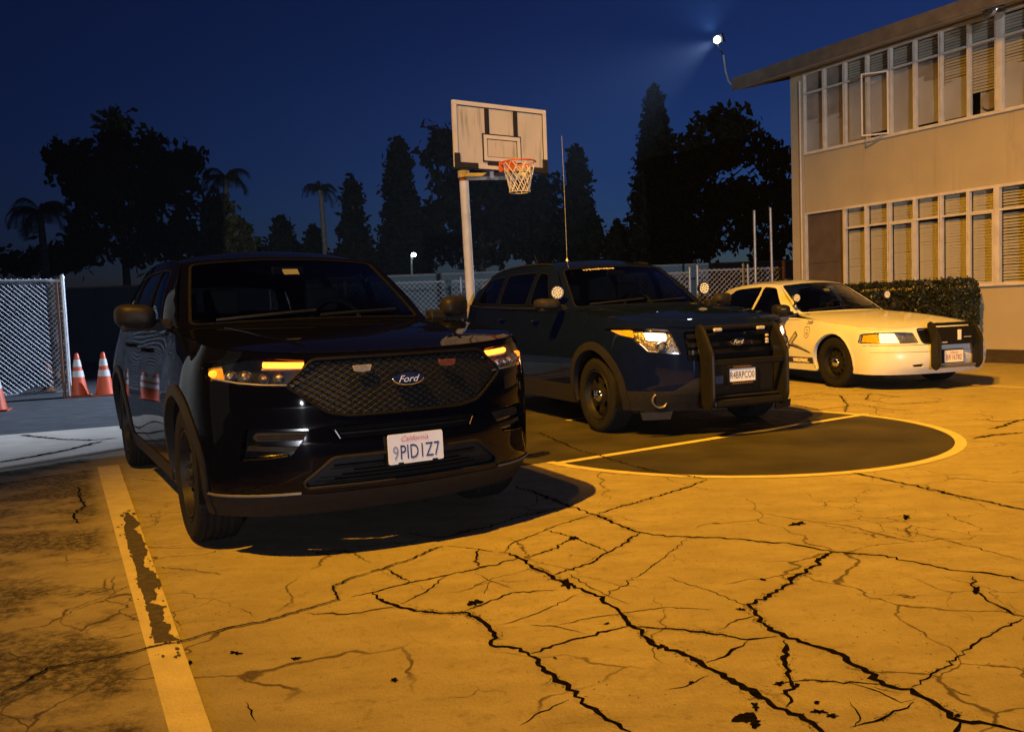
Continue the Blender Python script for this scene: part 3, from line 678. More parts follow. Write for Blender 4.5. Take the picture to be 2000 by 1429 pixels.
# ---------- second vehicle: navy utility vehicle with push bar and spotlights
S2 = dict(name='police_suv', label='navy blue police SUV with black push bar and two pillar spotlights', cat='suv', pose=(1.686, 8.594, -67.2),
    paint=PAINT_B, g=lambda y: .25 * y ** 2 + .40 * abs(y) ** 6, zs=[.25, .435, .55, .70, .84, .95], xc=[.84, .94, .955, .955, .95, .925], gk=[.9, 1, 1, 1, 1, 1.], ws=[.97, 1, 1, 1.01, 1.01, 1.0],
    ys=[.935, .97, .985, 1.0, .99, .972], sidecols=[(.22, .99), (-.1, 1.0), (-.62, .985), (-1.5, .98), (-2.4, .985), (-2.866, 1.0), (-3.45, .985)], xr=[-3.9, -4.0, -4.05, -4.05, -4.03, -4.0],
    top=[(.875, 0, .985), (.855, .28, .987), (.79, .52, .995), (.66, .74, 1.03), (.44, .87, 1.07), (.16, .905, 1.11), (-.12, .915, 1.145), (-.62, .915, 1.195), (-1.5, .915, 1.22), (-2.4, .915, 1.245), (-2.866, .91, 1.26), (-3.4, .89, 1.28), (-3.85, .80, 1.30), (-3.98, .47, 1.30), (-4.0, 0, 1.30)],
    clad=True, ra=.435, arch_w=.075, Rt=.364, wb=2.866, wd=.24, yo=.965, rr=.245, wstyle=(5, .55, .84, .26), cap=CHROME,
    front_holes=[('grille', rounded([(-.52, .965), (.52, .965), (.50, .70), (-.50, .70)], .04), False),
        ('headlight', rounded([(-.625, .985), (-.75, 1.0), (-.87, 1.012), (-.955, 1.008), (-.935, .945), (-.87, .905), (-.80, .79), (-.55, .76)], .015), True)],
    doors=[[(-.68, .47), (-1.62, .47), (-1.62, 1.195), (-.64, 1.165)], [(-1.65, .47), (-2.28, .47), (-2.40, .66), (-2.56, .84), (-2.60, 1.22), (-1.65, 1.20)]], handle_z=1.09, handle_mat=PAINT_B,
    hood=[(.875, .99, .66, .74, 1.032), (.62, 1.065, .50, .845, 1.06), (.25, 1.13, .20, .90, 1.106), (-.15, 1.18, -.20, .915, 1.152), (-.58, 1.212, -.72, .90, 1.202)],
    hood_crease=[[(.70, .50), (.2, .60), (-.5, .66)]],
    cowl=((-.56, 1.212), (-.74, .845, 1.204)), header=((-1.22, 1.69), (-1.33, .67, 1.658)), pillar_mat=PAINT_B,
    belt=[(-.74, .845, 1.204), (-.9, .90, 1.21), (-1.5, .915, 1.22), (-2.4, .915, 1.245), (-3.2, .895, 1.27), (-3.85, .80, 1.30)],
    rail=[(-1.33, .67, 1.658), (-1.55, .695, 1.69), (-2.1, .70, 1.72), (-2.8, .69, 1.715), (-3.3, .67, 1.68), (-3.68, .64, 1.60)],
    roof_c=[(-1.22, 1.69), (-1.5, 1.745), (-2.1, 1.79), (-2.8, 1.79), (-3.3, 1.755), (-3.74, 1.67)],
    windows=[[(-1.06, 1.25), (-1.43, 1.615), (-1.62, 1.635), (-1.62, 1.26)], [(-1.72, 1.265), (-1.72, 1.645), (-2.55, 1.65), (-2.55, 1.285)], [(-2.66, 1.29), (-2.66, 1.645), (-3.25, 1.61), (-3.48, 1.32)]],
    win_glass=GLASS_T, rear_glass=GLASS_T, belt_mat=BLACK, rear_bottom=((-4.0, 0, 1.30), (-3.88, .79, 1.30)),
    seat_x=-1.62, seat_z=1.25, mirror=(-.74, 1.10, 1.262, .125, .062), mirror_mat=CLAD, mirror_root=.89)
S2 = build_car(S2)
def suv2_front(S):
    B, root = S['B'], S['root']; fh = S['fh']
    gr = panel('grille', B, fh['grille'][0], MATTE, root, (), .08, .05, -.05, 0)
    for zz in (.925, .845, .775):
        q = B.inv('yz', *subdiv(rounded([(-.49, zz + .02), (.49, zz + .02), (.488, zz - .02), (-.488, zz - .02)], .008), .05).T)
        panel('grille_bar', B, q, GLOSSB, gr, (), .06, .04, -.012, .03)
    mb = MB()
    for k in range(26):
        y = -.48 + k * .0375
        for sl in (-1, 1): mb.add([(.922 - .25 * y * y, y, .712), (.922 - .25 * y * y, y + .006, .712), (.922 - .25 * y * y, y + .006 + sl * .05, .748), (.922 - .25 * y * y, y + sl * .05, .748)], [(0, 1, 2, 3)])
    mb.build('grille_mesh', CLAD, gr)
    bd = MB().prism(ellipse(0, .857, .085, .034), lambda a, b, d: (.945 + d - .2 * a * a, a, b), 0, .02).build('badge', CHROME, root, True, bevel=.004, auto=40)
    MB().prism(ellipse(0, .857, .078, .028), lambda a, b, d: (.945 + d - .2 * a * a, a, b), .0202, .0235).build('badge_face', GLOSSB, bd)
    text_on_x(bd, 'lettering', 'Ford', (.972, 0, .856), .034, .11, PLATE, .4)
    for k, q in enumerate(fh['headlight']):
        sg = -1 if k == 0 else 1
        hl = panel('headlight', B, q, REFLD, root, (), .05, .03, -.045, 0); panel('headlight_lens', B, q, GLASS_C, hl, (), .06, .04, -.002, 0)
        F = lambda pts: B.inv('yz', *(subdiv([(sg * a, b) for a, b in pts], .03).T))
        panel('running_light', B, F(rounded([(.650, .962), (.808, .972), (.800, .905), (.66, .895)], .015)), WHITE_E, hl, (), .03, .02, -.024, .01)
        panel('turn_signal', B, F(rounded([(.862, .998), (.945, .998), (.93, .952), (.868, .925)], .01)), AMBERL, hl, (), .03, .02, -.014, .02)
        uv = B.inv('yz', [sg * .70], [.835]); P = B.ev(uv[:, 0], uv[:, 1])[0] + B.nrm(uv[:, 0], uv[:, 1])[0] * -.03
        MB().lathe([(.001, .030), (.02, .027), (.036, .015), (.042, .0)], 24, P, (1, -.0, 0)).build('projector', PROJ, hl, True)
        MB().lathe([(.044, .0), (.047, .016), (.053, .014), (.055, -.004)], 24, P, (1, 0, 0)).build('projector_ring', CHROME, hl, True)
        strip_on(B, 'yz', [(sg * .57, .772), (sg * .70, .784), (sg * .80, .80), (sg * .86, .90)], .006, -.012, h=.03).build('headlight_trim', CHROME, hl, True)
        # cladding shoulder and fog lamp
        q3 = F(rounded([(.36, .55), (.44, .54), (.62, .43), (.62, .40), (.30, .40), (.30, .55)], .02))
        panel('bumper_insert', B, q3, CLAD, root, (), .05, .04, .006, .02)
        uv = B.inv('yz', [sg * .70], [.352]); P = B.ev(uv[:, 0], uv[:, 1])[0]; ax = Vector((.9, -sg * -.25, 0))
        fg = MB().lathe([(.072, -.03), (.074, .008), (.068, .014), (.060, .008), (.056, -.035), (.001, -.045)], 28, P, ax).build('fog_lamp', SILVERD, root, True, auto=40)
        MB().lathe([(.001, -.028), (.03, -.03), (.05, -.036)], 20, P, ax).build('fog_lens', REFL, fg, True)
        MB().prism([(.58, .245), (.86, .245), (.84, .175), (.60, .175)], lambda a, b, d: (.74 - .35 * (a - .58) + d, sg * a, b), 0, .015).build('air_dam', BLACK, root)
    # push bar
    pb = MB()
    side = rounded([(.99, .30), (1.08, .275), (1.13, .36), (1.13, .76), (.995, .985), (.95, 1.01), (.905, .975), (.985, .70)], .04, 5)
    for sg in (-1, 1):
        MB().prism(side, lambda a, b, y: (a, sg * y, b), .385, .425).build('push_bar_upright', BLACKM, root, bevel=.008)
        MB().tube([(a + .0, sg * .405, b) for a, b in side], .021, 8, close=True).build('push_bar_tube', BLACKM, root, True)
    MB().box(1.085, 1.125, -.384, .384, .655, .715).build('push_bar_crossbar', BLACKM, root, bevel=.012)
    MB().tube([(.955, -.384, .99), (.955, .384, .99)], .022, 10).build('push_bar_crossbar', BLACKM, root, True)
    MB().box(1.05, 1.12, -.384, .384, .285, .355).build('push_bar_crossbar', BLACKM, root, bevel=.02)
    MB().box(1.02, 1.05, -.384, .384, .37, .385).build('push_bar_crossbar', CLAD, root)
    MB().box(.955, .965, -.38, .38, .40, .65).build('bumper_panel', BLACKM, root)
    for yy in (-.24, .235):
        MB().box(.975, 1.0, yy - .045, yy + .045, .955, .988).build('warning_light', CLEARB, root, bevel=.010)
    for zz in (.90, .865, .84): MB().box(1.0, 1.02, .27, .30, zz - .012, zz + .012).build('warning_light', CLEARB, root, bevel=.006)
    MB().box(.99, 1.0, -.31, -.20, .49, .56).build('tow_cover', NAVYP, root)
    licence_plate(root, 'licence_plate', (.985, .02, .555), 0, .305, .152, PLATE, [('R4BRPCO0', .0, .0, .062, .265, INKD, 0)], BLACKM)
    for zz, w_ in ((.555 + .074, .20), (.555 - .074, .23)):
        for k in range(9): MB().box(.9945, .9955, .02 - w_ / 2 + k * w_ / 9, .02 - w_ / 2 + (k + .72) * w_ / 9, zz - .006, zz + .006).build('frame_lettering', GOLD, root)
    for sg, yw in ((-1, -.1), (1, .12)): spot_lamp(root, -.83, sg * .93, 1.385, .072, (-.95, sg * .83, 1.27), yw - .15)
    MB().tube([(-2.42, .0, 1.79), (-2.42, 0, 1.82), (-2.42, 0, 1.845)], [.02, .016, .008], 8).build('antenna_base', PAPER, root, True)
    MB().tube([(-2.42, 0, 1.84), (-2.43, 0, 2.6), (-2.45, .0, 3.38)], [.004, .0035, .0025], 5).build('whip_antenna', SILVER, root)
    MB().tube([(-3.45, .1, 1.76), (-3.62, .1, 1.97)], .006, 5).build('roof_antenna', BLACK, root)
    WS = S['WS']
    for k in range(11):
        uv = np.array([[-.46 + k * .038, WS.vm - .085]]); X = WS.ev(uv[:, 0], uv[:, 1])[0] + WS.nrm(uv[:, 0], uv[:, 1])[0] * .002
        hh = .010 + .006 * ((k * 7) % 3) / 2
        MB().prism([(-.014, -hh), (.014, -hh), (.014, hh), (-.014, hh)], lambda a, b, d: (X[0] - b * .75 + d, X[1] + a, X[2] + b * .55), 0, .001).build('windshield_marking', CLEARB, root)
    RF = S['RF']
    for sg in (-1, 1):
        uv = [(sg * RF.um * .90, t) for t in np.linspace(.25, RF.vm * .9, 14)]; X = RF.ev([a for a, b in uv], [b for a, b in uv]); X[:, 2] += .012
        MB().tube(X, .012, 6).build('roof_rail', BLACK, root, True)
REFLD = mat('dark reflector', (.22, .21, .20), .25, .7, 0, .5, 70, .5, 50); PROJ = mat('projector lens', (.10, .12, .18), .08, 0, 1., .2, 30)
BLACKM = mat('push bar black', (.008, .008, .008), .42, 0, .08, .2, 30, spec=.2); CLEARB = mat('clear warning lens', (.40, .38, .36), .35, 0, .2, .3, 120)
NAVYP = mat('navy cover', (.03, .045, .09), .4, var=.1); INKD = mat('dark plate ink', (.02, .025, .05), .5, var=.05)
suv2_front(S2)

# ---------- third vehicle: white sedan
S3 = dict(name='police_sedan', label='white police sedan with black push bumper, number on fender and lit headlights', cat='sedan', pose=(5.268, 11.83, -71.4),
    paint=PAINT_C, g=lambda y: .22 * y ** 2 + .30 * abs(y) ** 6, zs=[.21, .30, .42, .55, .66, .755], xc=[1.00, 1.06, 1.085, 1.065, 1.02, .995], gk=[.9, 1, 1, 1, 1, 1.], ws=[.98, 1, 1, 1., 1., .99],
    ys=[.93, .95, .975, .99, .985, .965], sidecols=[(.25, .99), (-.1, 1.0), (-.62, .985), (-1.6, .98), (-2.5, .985), (-2.913, .99), (-3.5, .975)], xr=[-4.2, -4.28, -4.3, -4.3, -4.26, -4.24],
    top=[(.955, 0, .805), (.94, .28, .805), (.88, .52, .80), (.76, .73, .795), (.52, .86, .815), (.25, .905, .845), (-.1, .92, .88), (-.62, .925, .94), (-1.6, .925, .97), (-2.5, .925, .98), (-2.913, .92, .985), (-3.5, .90, .985), (-4.1, .80, .97), (-4.18, .47, .97), (-4.2, 0, .97)],
    clad=False, ra=.385, arch_w=.02, Rt=.345, wb=2.913, wd=.235, yo=.945, rr=.225, wstyle=(12, .66, .84, .12), cap=CHROME,
    front_holes=[('headlight', rounded([(-.50, .735), (-.66, .750), (-.86, .750), (-.945, .735), (-.962, .62), (-.85, .612), (-.455, .612)], .015), True),
        ('grille', rounded([(-.44, .785), (.44, .785), (.40, .60), (-.40, .60)], .04), False), ('slot', rounded([(-.56, .335), (-.42, .345), (-.42, .30), (-.52, .30)], .01), True)],
    doors=[[(-.74, .30), (-1.80, .30), (-1.80, .945), (-.70, .925)], [(-1.83, .30), (-2.40, .30), (-2.52, .52), (-2.68, .70), (-2.74, .955), (-1.83, .948)]], handle_z=.86, handle_mat=PAINT_C,
    hood=[(.955, .808, .76, .73, .797), (.70, .87, .58, .84, .812), (.25, .935, .25, .905, .848), (-.2, .985, -.2, .92, .893), (-.72, 1.025, -.93, .80, 1.0)], hood_p=3.4,
    hood_crease=[],
    cowl=((-.72, 1.03), (-.95, .77, 1.01)), header=((-1.52, 1.478), (-1.64, .58, 1.445)), pillar_mat=PAINT_C, ws_margin=(.035, .02, .02), ws_glass=GLASS_W,
    belt=[(-.95, .77, 1.01), (-1.05, .87, .985), (-1.7, .925, .975), (-2.5, .925, .98), (-3.2, .905, .985), (-3.85, .84, .985)],
    rail=[(-1.64, .58, 1.445), (-1.78, .595, 1.463), (-2.15, .605, 1.478), (-2.6, .60, 1.47), (-3.0, .585, 1.43), (-3.25, .57, 1.37)],
    roof_c=[(-1.52, 1.478), (-1.7, 1.505), (-2.15, 1.53), (-2.6, 1.525), (-3.0, 1.49), (-3.3, 1.42)],
    windows=[[(-1.15, 1.01), (-1.66, 1.405), (-1.94, 1.435), (-1.94, 1.01)], [(-2.0, 1.01), (-2.0, 1.435), (-2.72, 1.41), (-3.0, 1.24), (-3.04, 1.02)]],
    win_glass=GLASS_D, rear_glass=GLASS_D, belt_mat=BLACK, rear_bottom=((-3.80, 0, 1.02), (-3.85, .84, .985)),
    seat_x=-1.75, seat_z=1.04, mirror=(-1.02, 1.035, 1.075, .115, .080), mirror_mat=BLACK, mirror_root=.84)
S3 = build_car(S3)
def sedan_front(S):
    B, root = S['B'], S['root']; fh = S['fh']
    bt = [[(-3.78, 1.02, -3.85, .84, .987), (-4.0, 1.005, -4.0, .83, .98), (-4.2, .975, -4.1, .78, .972)]][0]
    DK = Surf([[(xc + (xe - xc) * f * f, ye * f, zc + (ze - zc) * f ** 2.6) for f in (0, .4, .75, 1.)] for xc, zc, xe, ye, ze in bt])
    panel('boot_lid', DK, [(-DK.um, 0), (DK.um, 0), (DK.um, DK.vm), (-DK.um, DK.vm)], PAINT_C, root, (), .12, .1, .004, .02)
    gr = panel('grille', B, fh['grille'][0], MATTE, root, (), .08, .05, -.05, 0)
    for k in range(9): strip_on(B, 'yz', [(-.40, .62 + k * .019), (.40, .62 + k * .019)], .004, -.025).build('grille_bar', BLACK, gr, True)
    strip_on(B, 'yz', S['front_holes'][1][1], .009, .001, close=True, h=.03).build('grille_surround', BLACK, gr, True)
    bd = MB().prism(ellipse(0, .70, .06, .024), lambda a, b, d: (1.0 + d, a, b), 0, .012).build('badge', SILVERD, root, True)
    text_on_x(bd, 'lettering', 'Ford', (1.0135, 0, .70), .020, .07, CHROME, .4)
    for k, q in enumerate(fh['headlight']):
        sg = -1 if k == 0 else 1
        hl = panel('headlight', B, q, REFLD, root, (), .05, .03, -.04, 0); panel('headlight_lens', B, q, GLASS_C, hl, (), .06, .04, -.001, 0)
        F = lambda pts: B.inv('yz', *(subdiv([(sg * a, b) for a, b in pts], .03).T))
        panel('turn_signal', B, F(rounded([(.855, .742), (.94, .728), (.955, .63), (.865, .624)], .01)), AMBERL, hl, (), .03, .02, -.018, .02)
        panel('headlamp', B, F(rounded([(.70, .742), (.842, .744), (.85, .624), (.665, .624)], .01)), BEAM_E, hl, (), .03, .02, -.022, .02)
        strip_on(B, 'yz', S['front_holes'][0][1] * np.array([-sg, 1]), .004, .0, close=True, h=.03).build('headlight_trim', BLACK, hl, True)
        sl = panel('bumper_slot', B, fh['slot'][k], MATTE, root, (), .05, .03, -.03, 0)
    # bumper line
    strip_on(B, 'yz', [(-.93, .50), (-.7, .50), (0, .50), (.7, .50), (.93, .50)], .004, .001, h=.04).build('bumper_crease', GREYL, root, True)
    strip_on(B, 'yz', [(-.95, .585), (-.7, .585), (0, .585), (.7, .585), (.95, .585)], .003, .001, h=.04).build('bumper_gap', BLACK, root, True)
    side = rounded([(1.10, .30), (1.16, .275), (1.215, .34), (1.215, .66), (1.11, .835), (1.07, .86), (1.035, .83), (1.10, .64)], .04, 5)
    for sg in (-1, 1):
        MB().prism(side, lambda a, b, y: (a, sg * y, b), .315, .355).build('push_bar_upright', BLACKM, root, bevel=.008)
        MB().tube([(a, sg * .335, b) for a, b in side], .021, 8, close=True).build('push_bar_tube', BLACKM, root, True)
    MB().box(1.10, 1.14, -.314, .314, .575, .80).build('push_bar_plate', BLACKM, root, bevel=.01)
    MB().tube([(1.06, -.314, .835), (1.06, .314, .835)], .02, 10).build('push_bar_crossbar', BLACKM, root, True)
    MB().box(1.12, 1.16, -.314, .314, .285, .325).build('push_bar_crossbar', SILVERD, root, bevel=.01)
    MB().box(1.145, 1.155, .02, .075, .63, .76).build('warning_light', PLATE_L, root, bevel=.004)
    MB().box(1.145, 1.15, -.26, -.15, .60, .615).build('warning_light', CLEARB, root); MB().box(1.145, 1.15, .12, .24, .66, .668).build('warning_light', CLEARB, root)
    licence_plate(root, 'licence_plate', (1.125, -.02, .425), 0, .305, .152, PLATE_L, [('BR16782', 0, -.012, .066, .25, INKP, 0), ('California', 0, .048, .022, .13, INKP, .3)])
    MB().box(1.085, 1.118, -.19, .15, .335, .515).build('plate_bracket', BLACK, root)
    for sg, yw in ((-1, -.12), (1, -.05)): spot_lamp(root, -.93, sg * .82, 1.24, .062, (-1.12, sg * .74, 1.12), yw)
    # markings on the passenger side (y<0): seen with x running to the right
    def side_text(s_, x, z, hh, ww, m_, sh=0., bold=0.):
        V, F = text_mesh(s_, hh * 1.35, sh, width=ww, bold=bold); V = V[:, :2] * np.array([1, hh / np.ptp(V[:, 1])]) + np.array([x, z])
        return decal('lettering', B, 'xz', V, F, m_, root, .004, -1)
    side_text('208', -.49, .885, .045, .135, INKD, .35)
    def band(pts, m_, nm, off=.003):
        V, F = flat_poly(pts, .05); return decal(nm, B, 'xz', V, F, m_, root, off, -1)
    band([(-.40, .395), (-.40, .31), (-1.80, .31), (-1.80, .395)], INKD, 'door_band')
    side_text('NCAVK', -.68, .352, .055, .36, PLATE_L, 0, .01)
    t = np.linspace(0, 1, 16); up = [(-1.30 + .86 * a, .44 + .17 * math.sin(math.pi * (a * .62 + .33)) ** 1.0) for a in t]; dn = [(x_ - .01, z_ - .055 * (1 - .75 * (k / 15) ** 3)) for k, (x_, z_) in enumerate(up)]
    band(up + dn[::-1], INKD, 'door_stripe'); band([(x_, z_ - .012) for x_, z_ in up[2:-2]] + [(x_, z_ - .020) for x_, z_ in up[2:-2]][::-1], GREYL, 'door_stripe', .0045)
    band([(-.99, .53), (-.93, .50), (-.73, .70), (-.80, .765)], INKD, 'door_emblem'); band([(-.92, .59), (-.885, .57), (-.755, .70), (-.80, .74)], GREYL, 'door_emblem', .0045)
    cr = rounded([(-.585, .83), (-.49, .83), (-.475, .78), (-.48, .70), (-.535, .655), (-.595, .70), (-.60, .78)], .02); c = np.mean(cr, axis=0); inn = c + (cr - c) * .86
    V, F = tri2d(cr, [inn], .04, .02); decal('fender_crest', B, 'xz', V, [tuple(f) for f in F], INKG, root, .003, -1)
    for (x_, z_, w_) in ((-.537, .735, .05), (-.537, .71, .06), (-.537, .775, .03)): band([(x_ - w_ / 2, z_), (x_ + w_ / 2, z_), (x_ + w_ / 2, z_ + .014), (x_ - w_ / 2, z_ + .014)], INKG, 'fender_crest')
    V, F = text_mesh('Loutnu', .05, .2, width=.13)
    newobj('lettering', [(-.912, -1.03 + a, 1.09 + b * .7) for a, b, _ in V], F, CLEARB, S['mirrors'][-1])
    WS = S['WS']; X = WS.ev([.02], [WS.vm * .72])[0]
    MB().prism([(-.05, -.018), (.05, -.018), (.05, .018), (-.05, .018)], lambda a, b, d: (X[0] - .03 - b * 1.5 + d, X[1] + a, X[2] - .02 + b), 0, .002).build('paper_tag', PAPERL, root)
    RF = S['RF']
    MB().lathe([(.10, 0), (.09, .03), (.001, .036)], 20, (-2.2, -.05, 1.525), (0, 0, 1)).build('roof_antenna', BLACK, root, True)
GREYL = mat('grey crease', (.30, .29, .27), .5, var=.1); INKG = mat('grey ink', (.18, .16, .12), .6, var=.1)
sedan_front(S3)

# ------------------------------------------------------------------ ground, paint and cracks
def ground_material():
    m = bpy.data.materials.new('worn pavement'); m.use_nodes = True; n = m.node_tree.nodes; l = m.node_tree.links; p = n['Principled BSDF']
    tc = n.new('ShaderNodeTexCoord')
    def noise(sc, det=6, rough=.6, stretch=None):
        z = n.new('ShaderNodeTexNoise'); z.inputs['Scale'].default_value = sc; z.inputs['Detail'].default_value = det; z.inputs['Roughness'].default_value = rough
        if stretch:
            mp = n.new('ShaderNodeMapping'); mp.inputs['Scale'].default_value = stretch; mp.inputs['Rotation'].default_value = (0, 0, R(-30)); l.new(tc.outputs['Object'], mp.inputs[0]); l.new(mp.outputs[0], z.inputs['Vector'])
        else: l.new(tc.outputs['Object'], z.inputs['Vector'])
        return z.outputs['Fac']
    def ramp(src, stops):
        r_ = n.new('ShaderNodeValToRGB'); e = r_.color_ramp.elements
        while len(e) < len(stops): e.new(.5)
        for k, (ps, c) in enumerate(stops): e[k].position = ps; e[k].color = (*c, 1) if len(c) == 3 else c
        l.new(src, r_.inputs[0]); return r_.outputs[0]
    def mix(fac, a, b, mode='MIX'):
        x = n.new('ShaderNodeMix'); x.data_type = 'RGBA'; x.blend_type = mode
        if isinstance(fac, float): x.inputs[0].default_value = fac
        else: l.new(fac, x.inputs[0])
        l.new(a, x.inputs[6])
        if isinstance(b, tuple): x.inputs[7].default_value = (*b, 1)
        else: l.new(b, x.inputs[7])
        return x.outputs[2]
    g = lambda v: (v, v, v)
    base = ramp(noise(.55, 5), [(.3, (.29, .265, .22)), (.52, (.36, .325, .265)), (.75, (.40, .365, .30))])
    base = mix(ramp(noise(2.6, 8, .7, (1, 2.2, 1)), [(.35, g(1)), (.62, g(0))]), base, (.27, .24, .19))
    base = mix(.35, base, ramp(noise(45, 4), [(.3, g(.22)), (.7, g(.44))]), 'MULTIPLY') if False else base
    fine = ramp(noise(120, 3), [(.25, g(.72)), (.6, g(1.0))]); base = mix(.6, base, fine, 'MULTIPLY')
    # pits
    for sc, th, w_ in ((9., .045, .03), (26., .09, .04)):
        v = n.new('ShaderNodeTexVoronoi'); v.inputs['Scale'].default_value = sc; l.new(tc.outputs['Object'], v.inputs['Vector'])
        pm = ramp(v.outputs['Distance'], [(th, g(1)), (th + w_, g(0))]); sel = ramp(noise(1.1 if sc > 20 else .8, 4), [(.52, g(0)), (.60, g(1))])
        base = mix(mix(1., pm, sel, 'MULTIPLY'), base, (.06, .05, .04))
    # fine crack network
    wv = n.new('ShaderNodeTexNoise'); wv.inputs['Scale'].default_value = 3.; wv.inputs['Detail'].default_value = 4; l.new(tc.outputs['Object'], wv.inputs['Vector'])
    vm_ = n.new('ShaderNodeVectorMath'); vm_.operation = 'MULTIPLY_ADD'; vm_.inputs[1].default_value = (.35, .35, 0); l.new(wv.outputs['Color'], vm_.inputs[0]); l.new(tc.outputs['Object'], vm_.inputs[2])
    for sc, th, lo, hi in ((1.25, .0055, .46, .53), (3.4, .0085, .55, .60)):
        v = n.new('ShaderNodeTexVoronoi'); v.feature = 'DISTANCE_TO_EDGE'; v.inputs['Scale'].default_value = sc; l.new(vm_.outputs[0], v.inputs['Vector'])
        ln_ = ramp(v.outputs['Distance'], [(th * .5, g(1)), (th * 1.4, g(0))]); sel = ramp(noise(.9 if sc < 2 else .7, 3), [(lo, g(0)), (hi, g(1))])
        base = mix(mix(1., ln_, sel, 'MULTIPLY'), base, (.07, .055, .04))
    # dirt drifts and scuffs
    base = mix(ramp(noise(7.5, 8, .75), [(.56, g(0)), (.74, g(.75))]), base, (.17, .145, .11)); base = mix(ramp(noise(22, 6, .7), [(.55, g(0)), (.80, g(.8))]), base, (.13, .11, .085)); base = mix(ramp(noise(33, 5, .7, (1, 1.4, 1)), [(.62, g(0)), (.8, g(.6))]), base, (.52, .48, .40))
    # dark worn sealant left of the lane line
    sx = n.new('ShaderNodeSeparateXYZ'); l.new(tc.outputs['Object'], sx.inputs[0])
    def lin(ax, ay, c):
        a = n.new('ShaderNodeMath'); a.operation = 'MULTIPLY_ADD'; a.inputs[1].default_value = ax; a.inputs[2].default_value = c; l.new(sx.outputs[0], a.inputs[0])
        b = n.new('ShaderNodeMath'); b.operation = 'MULTIPLY_ADD'; b.inputs[1].default_value = ay; l.new(sx.outputs[1], b.inputs[0]); l.new(a.outputs[0], b.inputs[2]); return b.outputs[0]
    d = lin(-.884, -.468, -(.884 * 3.62 - .468 * 7.29) * 1.0)
    left = ramp(d, [(.02, g(0)), (.10, g(1))])
    blot = ramp(noise(1.1, 9, .72, (1.0, 1.6, 1)), [(.43, g(0)), (.53, g(1))]); grit = ramp(noise(26, 6, .75), [(.36, g(.15)), (.56, g(1))])
    base = mix(mix(1., mix(1., left, blot, 'MULTIPLY'), grit, 'MULTIPLY'), base, (.052, .046, .038))
    l.new(base, p.inputs['Base Color']); p.inputs['Roughness'].default_value = .8; p.inputs['Specular IOR Level'].default_value = .25
    bp = n.new('ShaderNodeBump'); bp.inputs['Strength'].default_value = .6; bp.inputs['Distance'].default_value = .015; l.new(noise(70, 6, .7), bp.inputs['Height']); l.new(bp.outputs[0], p.inputs['Normal'])
    return m
GROUND = ground_material()
ASPH = mat('old asphalt', (.055, .056, .060), .9, 0, 0, .35, 3.5, .3, 80)
CONC = mat('pale concrete', (.62, .52, .42), .85, 0, 0, .12, 2.5, .2, 70)
KEYP = mat('dark court paint', (.028, .025, .021), .75, 0, 0, .6, 1.6, .3, 60)
LINEP = mat('worn yellow paint', (.52, .47, .34), .7, 0, 0, .12, 9, .2, 80)
CRACK = mat('crack dirt', (.006, .005, .004), .95, 0, 0, .6, 40, spec=0.)
PATCH = mat('peeled patch', (.062, .054, .046), .95, 0, 0, .4, 30, .4, 120)
SOIL = mat('dark soil', (.035, .026, .018), .95, 0, 0, .4, 8, .5, 40)
ground = newobj('ground', [(-160, -70, 0), (160, -70, 0), (160, 160, 0), (-160, 160, 0)], [(0, 1, 2, 3)], GROUND); tag(ground, kind='structure')
def sheet(name, pts, z, m, h=.5):
    V, F = tri2d(np.array([p[:2] for p in pts]), [], h, h); o = newobj(name, [(a, b, z) for a, b in V], [tuple(f) for f in F], m); return tag(o, kind='structure')
# concrete gutter and asphalt drive on the left
g0, g1 = gnd(0, 921), gnd(228, 884); dv = (g1 - g0).normalized(); a0, a1 = gnd(0, 850), gnd(225, 832); da = (a1 - a0).normalized()
sheet('concrete_gutter', [g0 - dv * 6, g1 + dv * .9, a1 + da * 2.2, a0 - da * 6], .0015, CONC, .8)
sheet('asphalt_drive', [a0 - da * 30, a1 + da * 2.2, (-2.0, 21.0, 0), (-2.0, 29.6, 0), (-60, 29.6, 0)], .0025, ASPH, 3.)
# lane line at the left
la, lb, lc, ld = gnd(190, 912), gnd(232, 908), gnd(330, 1429), gnd(415, 1429)
ext = 1.9
sheet('lane_line', [la, lb, ld + (ld - lb).normalized() * ext, lc + (lc - la).normalized() * ext], .003, LINEP, .3)
rp = random.Random(3)
def ragged(pts, amp, step=4):
    out = []
    for (x0, y0), (x1, y1) in zip(pts[:-1], pts[1:]):
        k = max(1, int(math.hypot(x1 - x0, y1 - y0) / step))
        for i in range(k): t = i / k; out.append((x0 + (x1 - x0) * t + rp.uniform(-amp, amp), y0 + (y1 - y0) * t + rp.uniform(-amp, amp) * .5))
    out.append(pts[-1]); return out
lf = ragged([(246, 1000), (241, 1030), (248, 1065), (262, 1100), (268, 1140), (285, 1180), (292, 1215), (301, 1258)], 3.2)
rt = ragged([(352, 1250), (330, 1238), (335, 1222), (318, 1215), (320, 1185), (292, 1178), (306, 1165), (300, 1152), (314, 1148), (306, 1120), (284, 1108), (278, 1095), (289, 1085), (284, 1062), (276, 1045), (262, 1035), (274, 1022), (258, 1008)], 3.2)
sheet('paint_patch', [gnd(*p) for p in lf + rt], .0042, PATCH, .2)
fl_ = MB()
